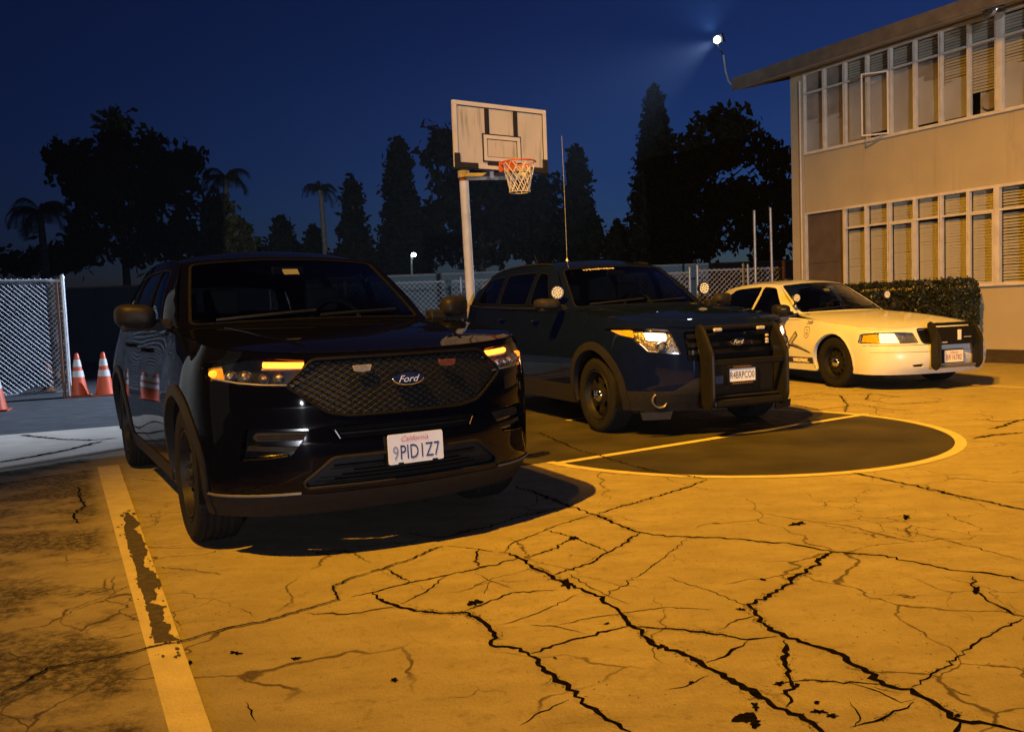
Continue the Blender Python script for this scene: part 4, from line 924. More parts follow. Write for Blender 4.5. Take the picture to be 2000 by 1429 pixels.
for k in range(150):
    t = rp.random(); yy = 985 + 300 * t; xx = 236 + .30 * (yy - 985) + rp.gauss(14, 20); e_ = rp.uniform(.6, 3.2)
    if not (190 + .27 * (yy - 912) + 3 < xx < 232 + .351 * (yy - 908) - 2): continue
    q = [gnd(xx + e_ * 1.6 * math.cos(a_) * rp.uniform(.5, 1.2), yy + e_ * math.sin(a_) * rp.uniform(.5, 1.2), .0044 + k * 1e-6) for a_ in np.linspace(0, 2 * math.pi, 7, endpoint=False)]; fl_.add(q, [tuple(range(7))])
tag(fl_.build('paint_flaking', PATCH), kind='structure')
ft0, ft1 = gnd(1090, 905), gnd(1693, 809); fc = Vector((1.90, 7.74, 0)); fd = (ft1 - ft0).normalized(); fn = Vector((-fd.y, fd.x, 0)); RC = 1.95
circ = lambda r, n=72: [fc + (fd * math.cos(t) + fn * math.sin(t)) * r for t in np.linspace(0, 2 * math.pi, n, endpoint=False)]
sheet('key_paint', circ(RC - .045), .0015, KEYP, .4)
k0, k1 = fc - fd * (RC - .05), fc + fd * (RC - .05)
sheet('key_paint', [k0 - fd * 1.0 + fn * .02, k1 - fd * .25 + fn * .02, k1 - fd * .25 + fn * 4.3, k0 - fd * 1.0 + fn * 4.3], .0025, KEYP, .5)
co, ci = circ(RC + .035), circ(RC - .05); nn = len(co)
tag(newobj('circle_line', [(p.x, p.y, .0038) for p in co] + [(p.x, p.y, .0038) for p in ci], [(i, (i + 1) % nn, nn + (i + 1) % nn, nn + i) for i in range(nn) if not 20 <= i <= 35], LINEP), kind='structure')
sheet('free_throw_line', [ft0 - fn * .04, ft1 - fn * .04, ft1 + fn * .045, ft0 + fn * .045], .0048, LINEP, .3)
w0, w1 = gnd(1900, 752), gnd(2000, 757); wd_ = (w1 - w0).normalized(); wn = Vector((-wd_.y, wd_.x, 0))
sheet('parking_line', [w0 - wd_ * 3.5 - wn * .05, w1 + wd_ * 5 - wn * .05, w1 + wd_ * 5 + wn * .05, w0 - wd_ * 3.5 + wn * .05], .003, LINEP, .5)
CR = [
 (.016, [(1003, 949), (1061, 968), (1111, 988), (1165, 1005), (1211, 1026), (1249, 1039), (1300, 1047), (1412, 1050), (1545, 1062), (1623, 1077), (1730, 1085), (1863, 1114), (1920, 1118), (1975, 1126), (2010, 1138)]),
 (.014, [(1165, 1005), (1192, 995), (1234, 984), (1300, 964), (1349, 950), (1381, 935)]),
 (.013, [(1249, 1039), (1215, 1064), (1188, 1078), (1149, 1101), (1076, 1124)]),
 (.020, [(973, 1078), (996, 1080), (1021, 1093), (1042, 1110), (1076, 1124), (1099, 1137), (1134, 1149), (1176, 1170), (1211, 1195), (1228, 1220), (1253, 1235), (1284, 1262), (1300, 1263), (1373, 1297), (1427, 1327), (1496, 1366), (1535, 1386), (1603, 1425), (1640, 1445)]),
 (.007, [(984, 1080), (998, 1062), (1042, 1045), (1065, 1034), (1119, 1016), (1157, 1005)]), (.009, [(1065, 1034), (1119, 1049), (1157, 1064), (1188, 1078)]), (.011, [(1119, 1049), (1076, 1074), (1023, 1091)]),
 (.011, [(1013, 1089), (927, 1112), (869, 1124), (800, 1137), (727, 1157), (686, 1166)]), (.011, [(934, 1070), (927, 1095), (938, 1109)]),
 (.009, [(865, 1066), (811, 1089), (754, 1109), (696, 1126), (650, 1145), (650, 1153), (663, 1172), (600, 1190), (519, 1214), (442, 1228), (365, 1251), (300, 1264), (215, 1285), (92, 1306), (50, 1333), (-10, 1362)]),
 (.013, [(756, 1110), (777, 1124), (800, 1137)]),
 (.018, [(727, 1157), (746, 1174), (773, 1182), (811, 1193), (869, 1197), (907, 1195), (934, 1208), (953, 1222), (963, 1241), (959, 1260), (1015, 1266), (1034, 1280), (1061, 1303), (1099, 1333), (1138, 1364), (1176, 1399), (1215, 1422), (1250, 1440)]),
 (.009, [(869, 1126), (830, 1157), (784, 1178)]), (.009, [(907, 1193), (953, 1176), (1000, 1157), (1088, 1151)]), (.010, [(773, 1184), (681, 1199), (595, 1197)]),
 (.012, [(1230, 1222), (1195, 1230), (1138, 1245), (1080, 1260), (1034, 1278)]), (.012, [(1230, 1222), (1300, 1227), (1373, 1234), (1461, 1249), (1520, 1241)]),
 (.019, [(1623, 1077), (1584, 1107), (1535, 1141), (1466, 1185), (1486, 1209), (1515, 1234), (1574, 1256), (1642, 1278), (1691, 1312), (1726, 1337), (1779, 1346), (1828, 1376), (1877, 1408), (1936, 1415), (2010, 1432)]),
 (.015, [(1532, 1249), (1535, 1293), (1545, 1332), (1535, 1381)]), (.009, [(1525, 1334), (1574, 1328), (1691, 1334), (1730, 1337)]), (.009, [(1461, 1251), (1422, 1278), (1378, 1295)]),
 (.007, [(1779, 1344), (1828, 1312), (1902, 1258), (1951, 1229), (2005, 1207)]), (.010, [(1900, 1125), (1903, 1151), (1931, 1175), (2005, 1209)]),
 (.016, [(1662, 923), (1765, 945), (1863, 967), (1936, 982), (2010, 999)]), (.006, [(1726, 1028), (1838, 1053), (2005, 1095)]),
 (.018, [(-10, 949), (77, 934), (184, 920)]), (.012, [(154, 951), (157, 975), (165, 988), (146, 1005), (144, 1011), (154, 1022), (173, 1020)]),
 (.005, [(1176, 1168), (1261, 1116), (1280, 1100), (1300, 1087), (1345, 1050)]), (.005, [(961, 1222), (1000, 1215), (1073, 1187), (1130, 1160)]), (.005, [(1015, 1416), (1080, 1379), (1111, 1366)]),
 (.010, [(792, 1038), (827, 1047), (865, 1049), (946, 1030), (1023, 1007), (1111, 989)]), (.006, [(865, 1066), (900, 1068), (973, 1078)]), (.005, [(1300, 1125), (1340, 1140), (1390, 1155), (1466, 1185)]),
 (.005, [(1108, 1118), (1150, 1145), (1190, 1165), (1230, 1180)]), (.004, [(930, 1120), (960, 1135), (1005, 1150)]), (.004, [(958, 1135), (945, 1160)]), (.005, [(1034, 1220), (1085, 1223), (1145, 1238)]),
 (.004, [(1080, 1223), (1160, 1205), (1300, 1186), (1400, 1190)]), (.006, [(1300, 1348), (1340, 1340), (1385, 1318)]), (.005, [(1400, 1232), (1440, 1210), (1486, 1200)]),
 (.006, [(1650, 1330), (1700, 1345), (1760, 1372), (1790, 1364)]), (.008, [(1660, 1420), (1720, 1405), (1785, 1370)]), (.006, [(1700, 1340), (1760, 1355)]), (.005, [(1660, 1370), (1680, 1400), (1670, 1420)]),
 (.020, [(1877, 1408), (1868, 1425), (1860, 1440)]), (.030, [(1897, 857), (1936, 850), (2005, 844)]), (.030, [(1930, 838), (1960, 832), (1985, 822), (2005, 818)]), (.016, [(1895, 817), (1940, 822), (1985, 822)]),
 (.016, [(1540, 775), (1600, 768), (1640, 772), (1700, 768), (1760, 776)]), (.014, [(1550, 790), (1600, 800), (1680, 790), (1740, 800), (1790, 803)]), (.014, [(1640, 772), (1655, 790), (1650, 805)]), (.014, [(1700, 768), (1690, 780), (1750, 790), (1850, 783)]),
 (.010, [(1050, 845), (1090, 862), (1130, 880), (1180, 893), (1240, 912), (1300, 925), (1381, 935)]), (.012, [(292, 905), (330, 915), (360, 938)]), (.007, [(262, 935), (310, 940)]), (.006, [(300, 1108), (350, 1112), (440, 1124)]),
 (.05, [(-10, 905), (60, 893), (130, 880), (200, 862)]), (.03, [(40, 850), (120, 858), (180, 860), (230, 856)]), (.010, [(1860, 1345), (1900, 1360)]), (.008, [(480, 1370), (490, 1395), (500, 1410)])]
def rim_mat():
    m = bpy.data.materials.new('crumbled crack edge'); m.use_nodes = True; n = m.node_tree.nodes; l = m.node_tree.links; p = n['Principled BSDF']; p.inputs['Base Color'].default_value = (.045, .035, .026, 1); p.inputs['Roughness'].default_value = .95
    tc = n.new('ShaderNodeTexCoord'); z = n.new('ShaderNodeTexNoise'); z.inputs['Scale'].default_value = 75; z.inputs['Detail'].default_value = 6; z.inputs['Roughness'].default_value = .75; l.new(tc.outputs['Object'], z.inputs['Vector'])
    z2 = n.new('ShaderNodeTexNoise'); z2.inputs['Scale'].default_value = 4; l.new(tc.outputs['Object'], z2.inputs['Vector'])
    a = n.new('ShaderNodeMath'); a.operation = 'MULTIPLY_ADD'; a.inputs[1].default_value = .45; l.new(z2.outputs['Fac'], a.inputs[0]); l.new(z.outputs['Fac'], a.inputs[2])
    r_ = n.new('ShaderNodeValToRGB'); r_.color_ramp.elements[0].position = .80; r_.color_ramp.elements[1].position = .86; l.new(a.outputs[0], r_.inputs[0]); l.new(r_.outputs[0], p.inputs['Alpha']); return m
RIMM = rim_mat()
def crack(wd, pts, k):
    low = all(p[0] > 370 for p in pts) and all((gnd(*p) - Vector((1.9, 7.74, 0))).length > 1.98 for p in pts); zc_ = .0010 if low else .0056
    r_ = random.Random(100 + k); P = [gnd(*p) for p in pts]; S_ = []
    for a, b in zip(P[:-1], P[1:]):
        L = (b - a).length; n_ = max(2, int(L / .022)); t_ = (b - a).normalized(); q = Vector((-t_.y, t_.x, 0))
        for i in range(n_): t = i / n_; S_.append(a + (b - a) * t + q * r_.gauss(0, 1) * min(.010, .05 * L * .3 + wd * .28) * (0 if i == 0 else 1))
    S_.append(P[-1]); n_ = len(S_); V = []; ph = r_.uniform(0, 9); bl = 0.
    for i, p in enumerate(S_):
        t_ = (S_[min(i + 1, n_ - 1)] - S_[max(i - 1, 0)]).normalized(); q = Vector((-t_.y, t_.x, 0))
        bl = .8 * bl + r_.gauss(0, .35); e = min(1., (i + .6) / 4, (n_ - i - .4) / 4)
        wl = wd * e * (.55 + .35 * abs(math.sin(i * .37 + ph)) + .45 * max(0, bl) + r_.uniform(-.25, .45)) * .60; wr = wd * e * (.5 + .3 * abs(math.sin(i * .53 + ph)) + .4 * max(0, bl) + r_.uniform(-.25, .5)) * .60
        V += [(p.x + q.x * wl, p.y + q.y * wl, .0004 + zc_ + k * 8e-6), (p.x - q.x * wr, p.y - q.y * wr, .0004 + zc_ + k * 8e-6)]
    Fq = [(2 * i, 2 * i + 1, 2 * i + 3, 2 * i + 2) for i in range(n_ - 1)]
    o = newobj('crack', V, Fq, CRACK, ground)
    if wd > .006:
        A_ = np.array(V); mid_ = (A_[0::2] + A_[1::2]) / 2; W2 = A_.copy(); W2[0::2] = mid_ + (A_[0::2] - mid_) * 3.4; W2[1::2] = mid_ + (A_[1::2] - mid_) * 3.0; W2[:, 2] = zc_ + k * 4e-6
        newobj('crumbled_edge', W2, Fq, RIMM, ground)
for k, (wd, pts) in enumerate(CR): crack(wd * .9, pts, k)
def blob(px, py, rx, ry, k):
    r_ = random.Random(k); m1, m2, p1, p2 = r_.uniform(.15, .35), r_.uniform(.1, .3), r_.uniform(0, 6), r_.uniform(0, 6); q = [gnd(px + rx * math.cos(t) * e_, py + ry * math.sin(t) * e_) for t in np.linspace(0, 2 * math.pi, 26, endpoint=False) for e_ in [.85 + m1 * math.sin(2 * t + p1) + m2 * math.sin(5 * t + p2) + r_.uniform(-.16, .16)]]
    newobj('pothole', [(p.x, p.y, .0022 + k * 1e-5) for p in q], [tuple(range(26))], CRACK, ground)
for k, b in enumerate([(927, 1177, 13, 7), (770, 1328, 9, 4), (460, 1275, 11, 4), (578, 1286, 9, 4), (1456, 1402, 24, 13), (1474, 1413, 15, 8), (1558, 1023, 16, 4), (1907, 1153, 9, 8), (1447, 1190, 9, 3), (1490, 1132, 6, 3), (1185, 1218, 7, 2), (1084, 1285, 5, 2), (1522, 1335, 13, 4), (1556, 1339, 7, 4), (1350, 1333, 6, 3), (1595, 1372, 8, 3), (370, 1295, 5, 7), (1106, 1140, 14, 9), (1120, 1051, 9, 5), (1290, 1263, 8, 5), (1770, 1010, 10, 4), (1870, 1398, 8, 4), (350, 1252, 6, 3), (1475, 1380, 9, 7), (1600, 1390, 14, 5), (1625, 1398, 14, 4)]): blob(*b, k)
# unseen block added on the left to keep sodium light off the gutter
BLOCKER = mat('cream blocker', (.42, .36, .26), .9, 0, 0, .1, 1.5, .3, 40)
wg = [(-5.43, 3.56), (-8.2, 11.0), (-18, 11.0), (-20, -4), (-11.6, -4.2)]
wo = MB().prism(wg, lambda a, b, d: (a, b, d), 0, 6.8).build('sodium_blocker', BLOCKER); tag(wo, kind='structure')

# ------------------------------------------------------------------ school building
STUC = mat('cream stucco', (.50, .43, .29), .92, 0, 0, .10, .9, .35, 45)
def streaks(m, col, sc=(3.2, 3.2, .22), lo=.55, hi=.8, amt=.6):
    n = m.node_tree.nodes; l = m.node_tree.links; p = n['Principled BSDF']; tc = n.new('ShaderNodeTexCoord'); mp = n.new('ShaderNodeMapping'); mp.inputs['Scale'].default_value = sc; z = n.new('ShaderNodeTexNoise'); z.inputs['Scale'].default_value = 1.; z.inputs['Detail'].default_value = 8; z.inputs['Roughness'].default_value = .65
    l.new(tc.outputs['Object'], mp.inputs[0]); l.new(mp.outputs[0], z.inputs['Vector']); r_ = n.new('ShaderNodeValToRGB'); r_.color_ramp.elements[0].position = lo; r_.color_ramp.elements[1].position = hi; r_.color_ramp.elements[0].color = (0, 0, 0, 1); r_.color_ramp.elements[1].color = (amt, amt, amt, 1)
    l.new(z.outputs['Fac'], r_.inputs[0]); x = n.new('ShaderNodeMix'); x.data_type = 'RGBA'; src = p.inputs['Base Color'].links[0].from_socket; l.new(r_.outputs[0], x.inputs[0]); l.new(src, x.inputs[6]); x.inputs[7].default_value = (*col, 1); l.new(x.outputs[2], p.inputs['Base Color'])
streaks(STUC, (.26, .21, .14)); streaks(STUC, (.18, .14, .09), (1.1, 1.1, .9), .62, .85, .5)
TRIM = mat('cream trim', (.72, .67, .60), .6, 0, 0, .12, 5, .15, 60)
FASC = mat('brown fascia', (.15, .125, .10), .8, 0, 0, .25, 4, .2, 30)
ROOFM = mat('roof felt', (.05, .045, .04), .95, 0, 0, .2, 5)
SOFF = mat('soffit paint', (.45, .44, .42), .8, 0, 0, .08, 4)
DOORM = mat('brown door', (.115, .085, .070), .6, 0, 0, .2, 3, .15, 30)
SLATM = mat('blind slat', (.58, .54, .45), .6, 0, 0, .08, 6)
PAPW = mat('window paper', (.48, .47, .47), .85, 0, 0, .10, 1.6, .25, 6); PAPB = mat('brown paper', (.34, .30, .27), .85, 0, 0, .25, 2.2, .3, 8)
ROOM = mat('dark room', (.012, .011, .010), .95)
FRAMEW = mat('white casement', (.66, .64, .60), .5, 0, 0, .06, 6)
PH = R(-58.9); O_ = (6.935, 20.737, 0)
bld = thing('school_building', 'two storey cream stucco school building with window bands and overhanging roof', 'building', O_, PH)
def bx(name, x0, x1, y0, y1, z0, z1, m, parent=bld, bevel=0.): return MB().box(x0, x1, y0, y1, z0, z1).build(name, m, parent, bevel=bevel)
XE = 13.
bx('wall', 1.445, XE, 0, .18, 0, 1.36, STUC); bx('wall', .372, XE, .002, .18, 3.27, 4.63, STUC); bx('wall', .33, XE, .004, .18, 6.52, 6.62, STUC)
bx('corner_pilaster', 0, .36, -.03, .20, 0, 6.58, STUC); bx('wall', 0.003, .18, .21, 10, 0, 6.58, STUC)
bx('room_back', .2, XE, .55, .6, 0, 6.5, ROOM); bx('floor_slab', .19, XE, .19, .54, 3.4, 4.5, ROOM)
MB().tube([(.30, -.06, .05), (.30, -.06, 6.35)], .022, 8).build('downspout', TRIM, bld, True)
dr = bx('door', .385, 1.405, .06, .11, .02, 3.22, DOORM); bx('door_panel', .44, 1.25, .045, .058, .1, 2.02, DOORM, dr, .006); bx('door_panel', .44, 1.25, .045, .058, 2.06, 3.1, DOORM, dr, .006)
bx('door_frame', .362, .383, -.01, .14, 0, 3.268, TRIM); bx('door_frame', 1.408, 1.443, -.012, .14, 0, 3.268, TRIM); bx('door_frame', .385, 1.405, -.008, .14, 3.225, 3.266, TRIM)
bx('sill', 1.45, XE, -.06, .12, 1.33, 1.375, TRIM, bevel=.008); bx('sill', .36, XE, -.05, .12, 4.61, 4.655, TRIM, bevel=.008)
bx('lintel', 1.45, XE, -.035, .12, 3.235, 3.272, TRIM); bx('lintel', .362, XE, -.03, .12, 6.48, 6.518, TRIM)
slat_me = None
def slats(win, x0, x1, z0, z1, tilt=.5, jit=.0):
    global slat_me
    if slat_me is None:
        o = MB().box(-.5, .5, -.031, .031, -.0015, .0015).build('slat', SLATM); slat_me = o.data; bpy.data.objects.remove(o)
    n_ = int((z1 - z0) / .058)
    for k in range(n_):
        s_ = bpy.data.objects.new('slat', slat_me); COL.objects.link(s_); s_.parent = win
        s_.location = ((x0 + x1) / 2, .10, z0 + .03 + k * .058 + random.uniform(-1, 1) * jit); s_.scale = (x1 - x0 - .02, 1, 1); s_.rotation_euler = (tilt + random.uniform(-.12, .12), random.uniform(-1, 1) * .006, 0)
def window_bay(x0, x1, z0, zt, z1, wide=False):
    f = MB(); w_ = .026
    f.box(x0, x0 + w_, -.045, .06, z0, z1).box(x1 - w_, x1, -.045, .06, z0, z1)
    f.box(x0 + w_, x1 - w_, -.04, .055, zt - .02, zt + .02).box(x0 + w_, x1 - w_, -.04, .055, z0, z0 + .022).box(x0 + w_, x1 - w_, -.04, .055, z1 - .02, z1)
    o = f.build('window', TRIM, bld)
    return o
def pane(win, x0, x1, z0, z1): return newobj('pane', [(x0, .02, z0), (x1, .02, z0), (x1, .02, z1), (x0, .02, z1)], [(0, 1, 2, 3)], GLASS_B, win)
def sheet_in(win, x0, x1, z0, z1, m, wav=.012, top=None, k=0):
    r_ = random.Random(k); n_ = 9; V = []
    for j in range(n_):
        for i in range(n_):
            u, v = i / (n_ - 1), j / (n_ - 1); zt = z1 if top is None else z1 + top * math.sin(u * 3 + k)
            V.append((x0 + (x1 - x0) * u, .075 + wav * math.sin(u * 5 + k) * math.sin(v * 4 + k * 2) + r_.uniform(0, .003), z0 + (zt - z0) * v))
    return newobj('window_paper', V, [(j * n_ + i, j * n_ + i + 1, (j + 1) * n_ + i + 1, (j + 1) * n_ + i) for j in range(n_ - 1) for i in range(n_ - 1)], m, win, True)
lowx = [(1.46, 2.03), (2.032, 2.585), (2.60, 3.195), (3.20, 3.755), (3.77, 4.345), (4.35, 4.885), (4.94, 5.50), (5.505, 6.06), (6.08, 6.64), (6.65, 7.2)] + [(7.21 + .575 * i, 7.775 + .575 * i) for i in range(10)]
for k, (x0, x1) in enumerate(lowx):
    wn_ = window_bay(x0, x1, 1.375, 2.79, 3.235); pane(wn_, x0 + .026, x1 - .026, 1.397, 2.77); pane(wn_, x0 + .026, x1 - .026, 2.81, 3.215)
    if k < 7:
        slats(wn_, x0 + .02, x1 - .02, 1.39, 2.77, 1.30 if k < 6 else .95, .004); slats(wn_, x0 + .02, x1 - .02, 2.81, 3.22, 1.30 if k < 6 else .95, .003)
    else: sheet_in(wn_, x0, x1, 1.38, 3.2, PAPB, .01, None, k)
    if k in (2, 5): f = MB().box(x0 + .03, x1 - .03, -.052, -.03, 1.40, 1.425).box(x0 + .03, x1 - .03, -.052, -.03, 2.74, 2.765).box(x0 + .03, x0 + .055, -.051, -.03, 1.426, 2.739).box(x1 - .055, x1 - .03, -.051, -.03, 1.426, 2.739); f.build('vent_frame', FRAMEW, wn_)
upx = [(.38, .95), (.955, 1.505), (1.52, 2.085), (2.09, 2.64), (2.655, 3.215), (3.22, 3.775), (3.79, 4.365), (4.37, 4.91), (5.0, 5.56), (5.565, 6.12), (6.15, 6.7), (6.71, 7.26)] + [(7.27 + .57 * i, 7.83 + .57 * i) for i in range(10)]
for k, (x0, x1) in enumerate(upx):
    wn_ = window_bay(x0, x1, 4.655, 6.03, 6.48); pane(wn_, x0 + .026, x1 - .026, 6.05, 6.46)
    if k != 3: pane(wn_, x0 + .026, x1 - .026, 4.677, 6.01)
    if k in (0, 1): sheet_in(wn_, x0, x1, 4.66, 5.42, PAPW, .01, 0, k); sheet_in(wn_, x0, x1, 5.30, 6.47, PAPB, .004, 0, k + 20)
    elif k in (2, 4): sheet_in(wn_, x0, x1, 4.70 if k == 2 else 4.69, 6.0, PAPW, .014, None, k); slats(wn_, x0, x1, 6.05, 6.46, 1.12)
    elif k == 3: sheet_in(wn_, x0, x1, 4.80, 6.0, PAPW, .014, None, k); slats(wn_, x0, x1, 6.05, 6.46, 1.12)
    elif k == 5: sheet_in(wn_, x0, x1, 4.74, 5.75, PAPW, .014, .05, k); sheet_in(wn_, x0, x1, 5.6, 6.0, PAPB, .004, 0, k); slats(wn_, x0, x1, 6.05, 6.46, 1.12)
    elif k == 6: sheet_in(wn_, x0, x1, 4.72, 5.42, PAPW, .018, .08, k); slats(wn_, x0, x1, 5.3, 6.46, 1.12)
    elif k == 7:
        slats(wn_, x0, x1, 5.12, 6.46, 1.12)
        MB().lathe([(.001, .0), (.15, .0), (.165, .02), (.17, .06), (.001, .06)], 28, ((x0 + x1) / 2 + .08, .07, 4.90), (0, 1, 0)).build('round_fan', PAPB, wn_, True, auto=40)
        bx('fan_housing', x0 + .14, x1 - .03, .135, .2, 4.68, 5.12, PAPW, wn_)
    elif k == 8: sheet_in(wn_, x0, x1, 4.67, 5.5, PAPW, .014, .05, k); slats(wn_, x0, x1, 5.4, 6.46, 1.12)
    else: sheet_in(wn_, x0, x1, 4.67, 6.46, PAPW if k % 3 else PAPB, .014, 0, k)
for x_ in (4.912, 4.887): pass
bx('mullion', 4.912, 4.998, -.055, .12, 4.655, 6.48, TRIM); bx('mullion', 4.888, 4.938, -.055, .12, 1.375, 3.235, TRIM)
# casement swung open
hx, L_, an = 2.63, .54, R(38)
fr_ = lambda s, z, d=0.: (hx - s * math.cos(an) - d * math.sin(an), -.05 - s * math.sin(an) + d * math.cos(an), z)
cs = MB()
for s0, s1, z0, z1 in ((0, .03, 4.68, 6.01), (L_ - .03, L_, 4.68, 6.01), (.0305, L_ - .0305, 4.68, 4.71), (.0305, L_ - .0305, 5.98, 6.01)):
    cs.prism([(s0, z0), (s1, z0), (s1, z1), (s0, z1)], lambda a, b, d: fr_(a, b, d), 0, .03)
co_ = cs.build('open_casement', FRAMEW, bld)
newobj('pane', [fr_(.03, 4.71, .015), fr_(L_ - .03, 4.71, .015), fr_(L_ - .03, 5.98, .015), fr_(.03, 5.98, .015)], [(0, 1, 2, 3)], GLASS_B, co_)
MB().tube([fr_(.30, 4.70), (2.30, -.02, 4.70)], .008, 6).build('casement_stay', FRAMEW, co_); MB().tube([fr_(.30, 5.99), (2.30, -.02, 5.99)], .008, 6).build('casement_stay', FRAMEW, co_)
# roof
rf = MB().prism([(-.80, 6.42), (-.80, 6.66), (5.2, 8.05), (5.2, 7.8), (.0, 6.60)], lambda a, b, d: (d, a, b), -1.05, XE).build('roof', ROOFM, bld)
MB().prism([(-.84, 6.395), (-.80, 6.395), (-.80, 6.68), (-.84, 6.68)], lambda a, b, d: (d, a, b), -1.09, XE).build('fascia', FASC, rf)
MB().prism([(-.80, 6.40), (5.2, 7.78), (5.2, 8.07), (-.80, 6.68)], lambda a, b, d: (d, a, b), -1.09, -1.052).build('fascia', FASC, rf)
MB().prism([(-.798, 6.385), (-.798, 6.415), (.0, 6.595), (.0, 6.565)], lambda a, b, d: (d, a, b), -1.05, XE).build('soffit', SOFF, rf)
# rest of the volume
bx('wall', .2, XE, 9.8, 10, 0, 6.58, STUC); bx('wall', XE - .2, XE - .002, .2, 9.79, 0, 6.58, STUC)
# globe lamp under the eave
gl = bpy.data.objects.new('globe_lamp', None); COL.objects.link(gl); tag(gl, 'round clear globe lamp, unlit, hanging under the school eave', 'lamp')
gp = Matrix.Translation(O_) @ Matrix.Rotation(PH, 4, 'Z') @ Vector((5.147, -.52, 6.40)); gl.location = gp
GLOBE = glass('globe glass', (.75, .74, .72), 1., .05)
MB().lathe([(.001, -.20)] + [(.20 * math.sin(t), -.20 * math.cos(t)) for t in np.linspace(.15, 2.6, 14)], 28, (0, 0, 0), (0, 0, 1)).build('globe', GLOBE, gl, True)
MB().lathe([(.001, .26), (.06, .26), (.10, .20), (.125, .16), (.12, .15), (.001, .17)], 24, (0, 0, 0), (0, 0, 1)).build('lamp_cap', FASC, gl, True)
MB().lathe([(.11, .15), (.16, .06), (.17, -.02), (.165, -.02), (.15, .06), (.09, .15)], 24, (0, 0, 0), (0, 0, 1)).build('reflector', SILVER, gl, True)
MB().lathe([(.001, -.06), (.03, -.05), (.04, 0), (.025, .06), (.02, .14)], 16, (0, 0, 0), (0, 0, 1)).build('bulb', PLATE, gl, True)
# planter bed and hedge
MT = Matrix.Translation(O_) @ Matrix.Rotation(PH, 4, 'Z')
def wl(x, off, z): return MT @ Vector((x, -off, z))
so = MB().prism([(1.45, .01), (13, .01), (13, 2.0), (1.45, 2.0)], lambda a, b, d: wl(a, b, d), .0, .10).build('planter_bed', SOIL); tag(so, kind='structure')
def leaf_quads(C, size, asp=.6, up=0., rg=rng):
    n_ = len(C); a = rg.normal(size=(n_, 3)); a[:, 2] += up; a /= np.linalg.norm(a, axis=1)[:, None]; b = rg.normal(size=(n_, 3)); b -= (a * b).sum(1)[:, None] * a; b /= np.linalg.norm(b, axis=1)[:, None]
    s_ = (np.asarray(size) * rg.uniform(.6, 1.3, n_))[:, None]; a = a * s_; b = b * s_ * asp
    return np.stack([C - a, C - b * .9 + a * .1, C + a, C + b * .9 + a * .1], 1)
def quad_obj(name, Q, m, parent=None):
    n_ = len(Q); me = bpy.data.meshes.new(name); me.vertices.add(4 * n_); me.vertices.foreach_set('co', Q.reshape(-1).astype(np.float32)); me.loops.add(4 * n_); me.loops.foreach_set('vertex_index', np.arange(4 * n_, dtype=np.int32))
    me.polygons.add(n_); me.polygons.foreach_set('loop_start', np.arange(0, 4 * n_, 4, dtype=np.int32)); me.polygons.foreach_set('loop_total', np.full(n_, 4, dtype=np.int32)); me.update(calc_edges=True); me.materials.append(m)
    o = bpy.data.objects.new(name, me); COL.objects.link(o); o.parent = parent; return o
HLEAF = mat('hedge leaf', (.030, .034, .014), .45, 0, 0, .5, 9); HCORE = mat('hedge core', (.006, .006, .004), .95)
hg = thing('hedge', 'clipped dark hedge in front of the school windows', 'hedge', wl(3.0, .8, .1))
hc = Vector(hg.location)
N_ = 26000; P = rng.uniform(size=(N_, 3)); face = rng.integers(0, 5, N_); P[face == 0, 1] = 1; P[face == 1, 2] = 1; P[face == 2, 0] = 1; P[face == 3, 0] = 0; P[face == 4, 1] = 1
lx, ly, lz = 1.2 + P[:, 0] * 3.55, .35 + P[:, 1] * .85, .12 + P[:, 2] * 1.33
wob = .05 * np.sin(lx * 7 + lz * 5) + .04 * np.sin(lx * 17 + 1.3 * lz * 9); cn = np.array([3.0, .78, .75])
lx = cn[0] + (lx - cn[0]) * (1 + wob * .35) - .10 * (np.maximum(0, P[:, 2] - .8) * 5) ** 2 * np.sign(P[:, 0] - .5) * (np.abs(P[:, 0] - .5) > .47); ly += wob * .6 + rng.normal(0, .025, N_); lz += .4 * wob * (P[:, 2] > .9) + rng.normal(0, .02, N_)
C_ = np.array([wl(a, b, c) - hc for a, b, c in zip(lx, ly, lz)])
quad_obj('foliage', leaf_quads(C_, .034, .65), HLEAF, hg)
MB().prism([(1.25, .42), (4.68, .42), (4.68, 1.14), (1.25, 1.14)], lambda a, b, d: wl(a, b, d) - hc, 0, 1.30).build('hedge_core', HCORE, hg)

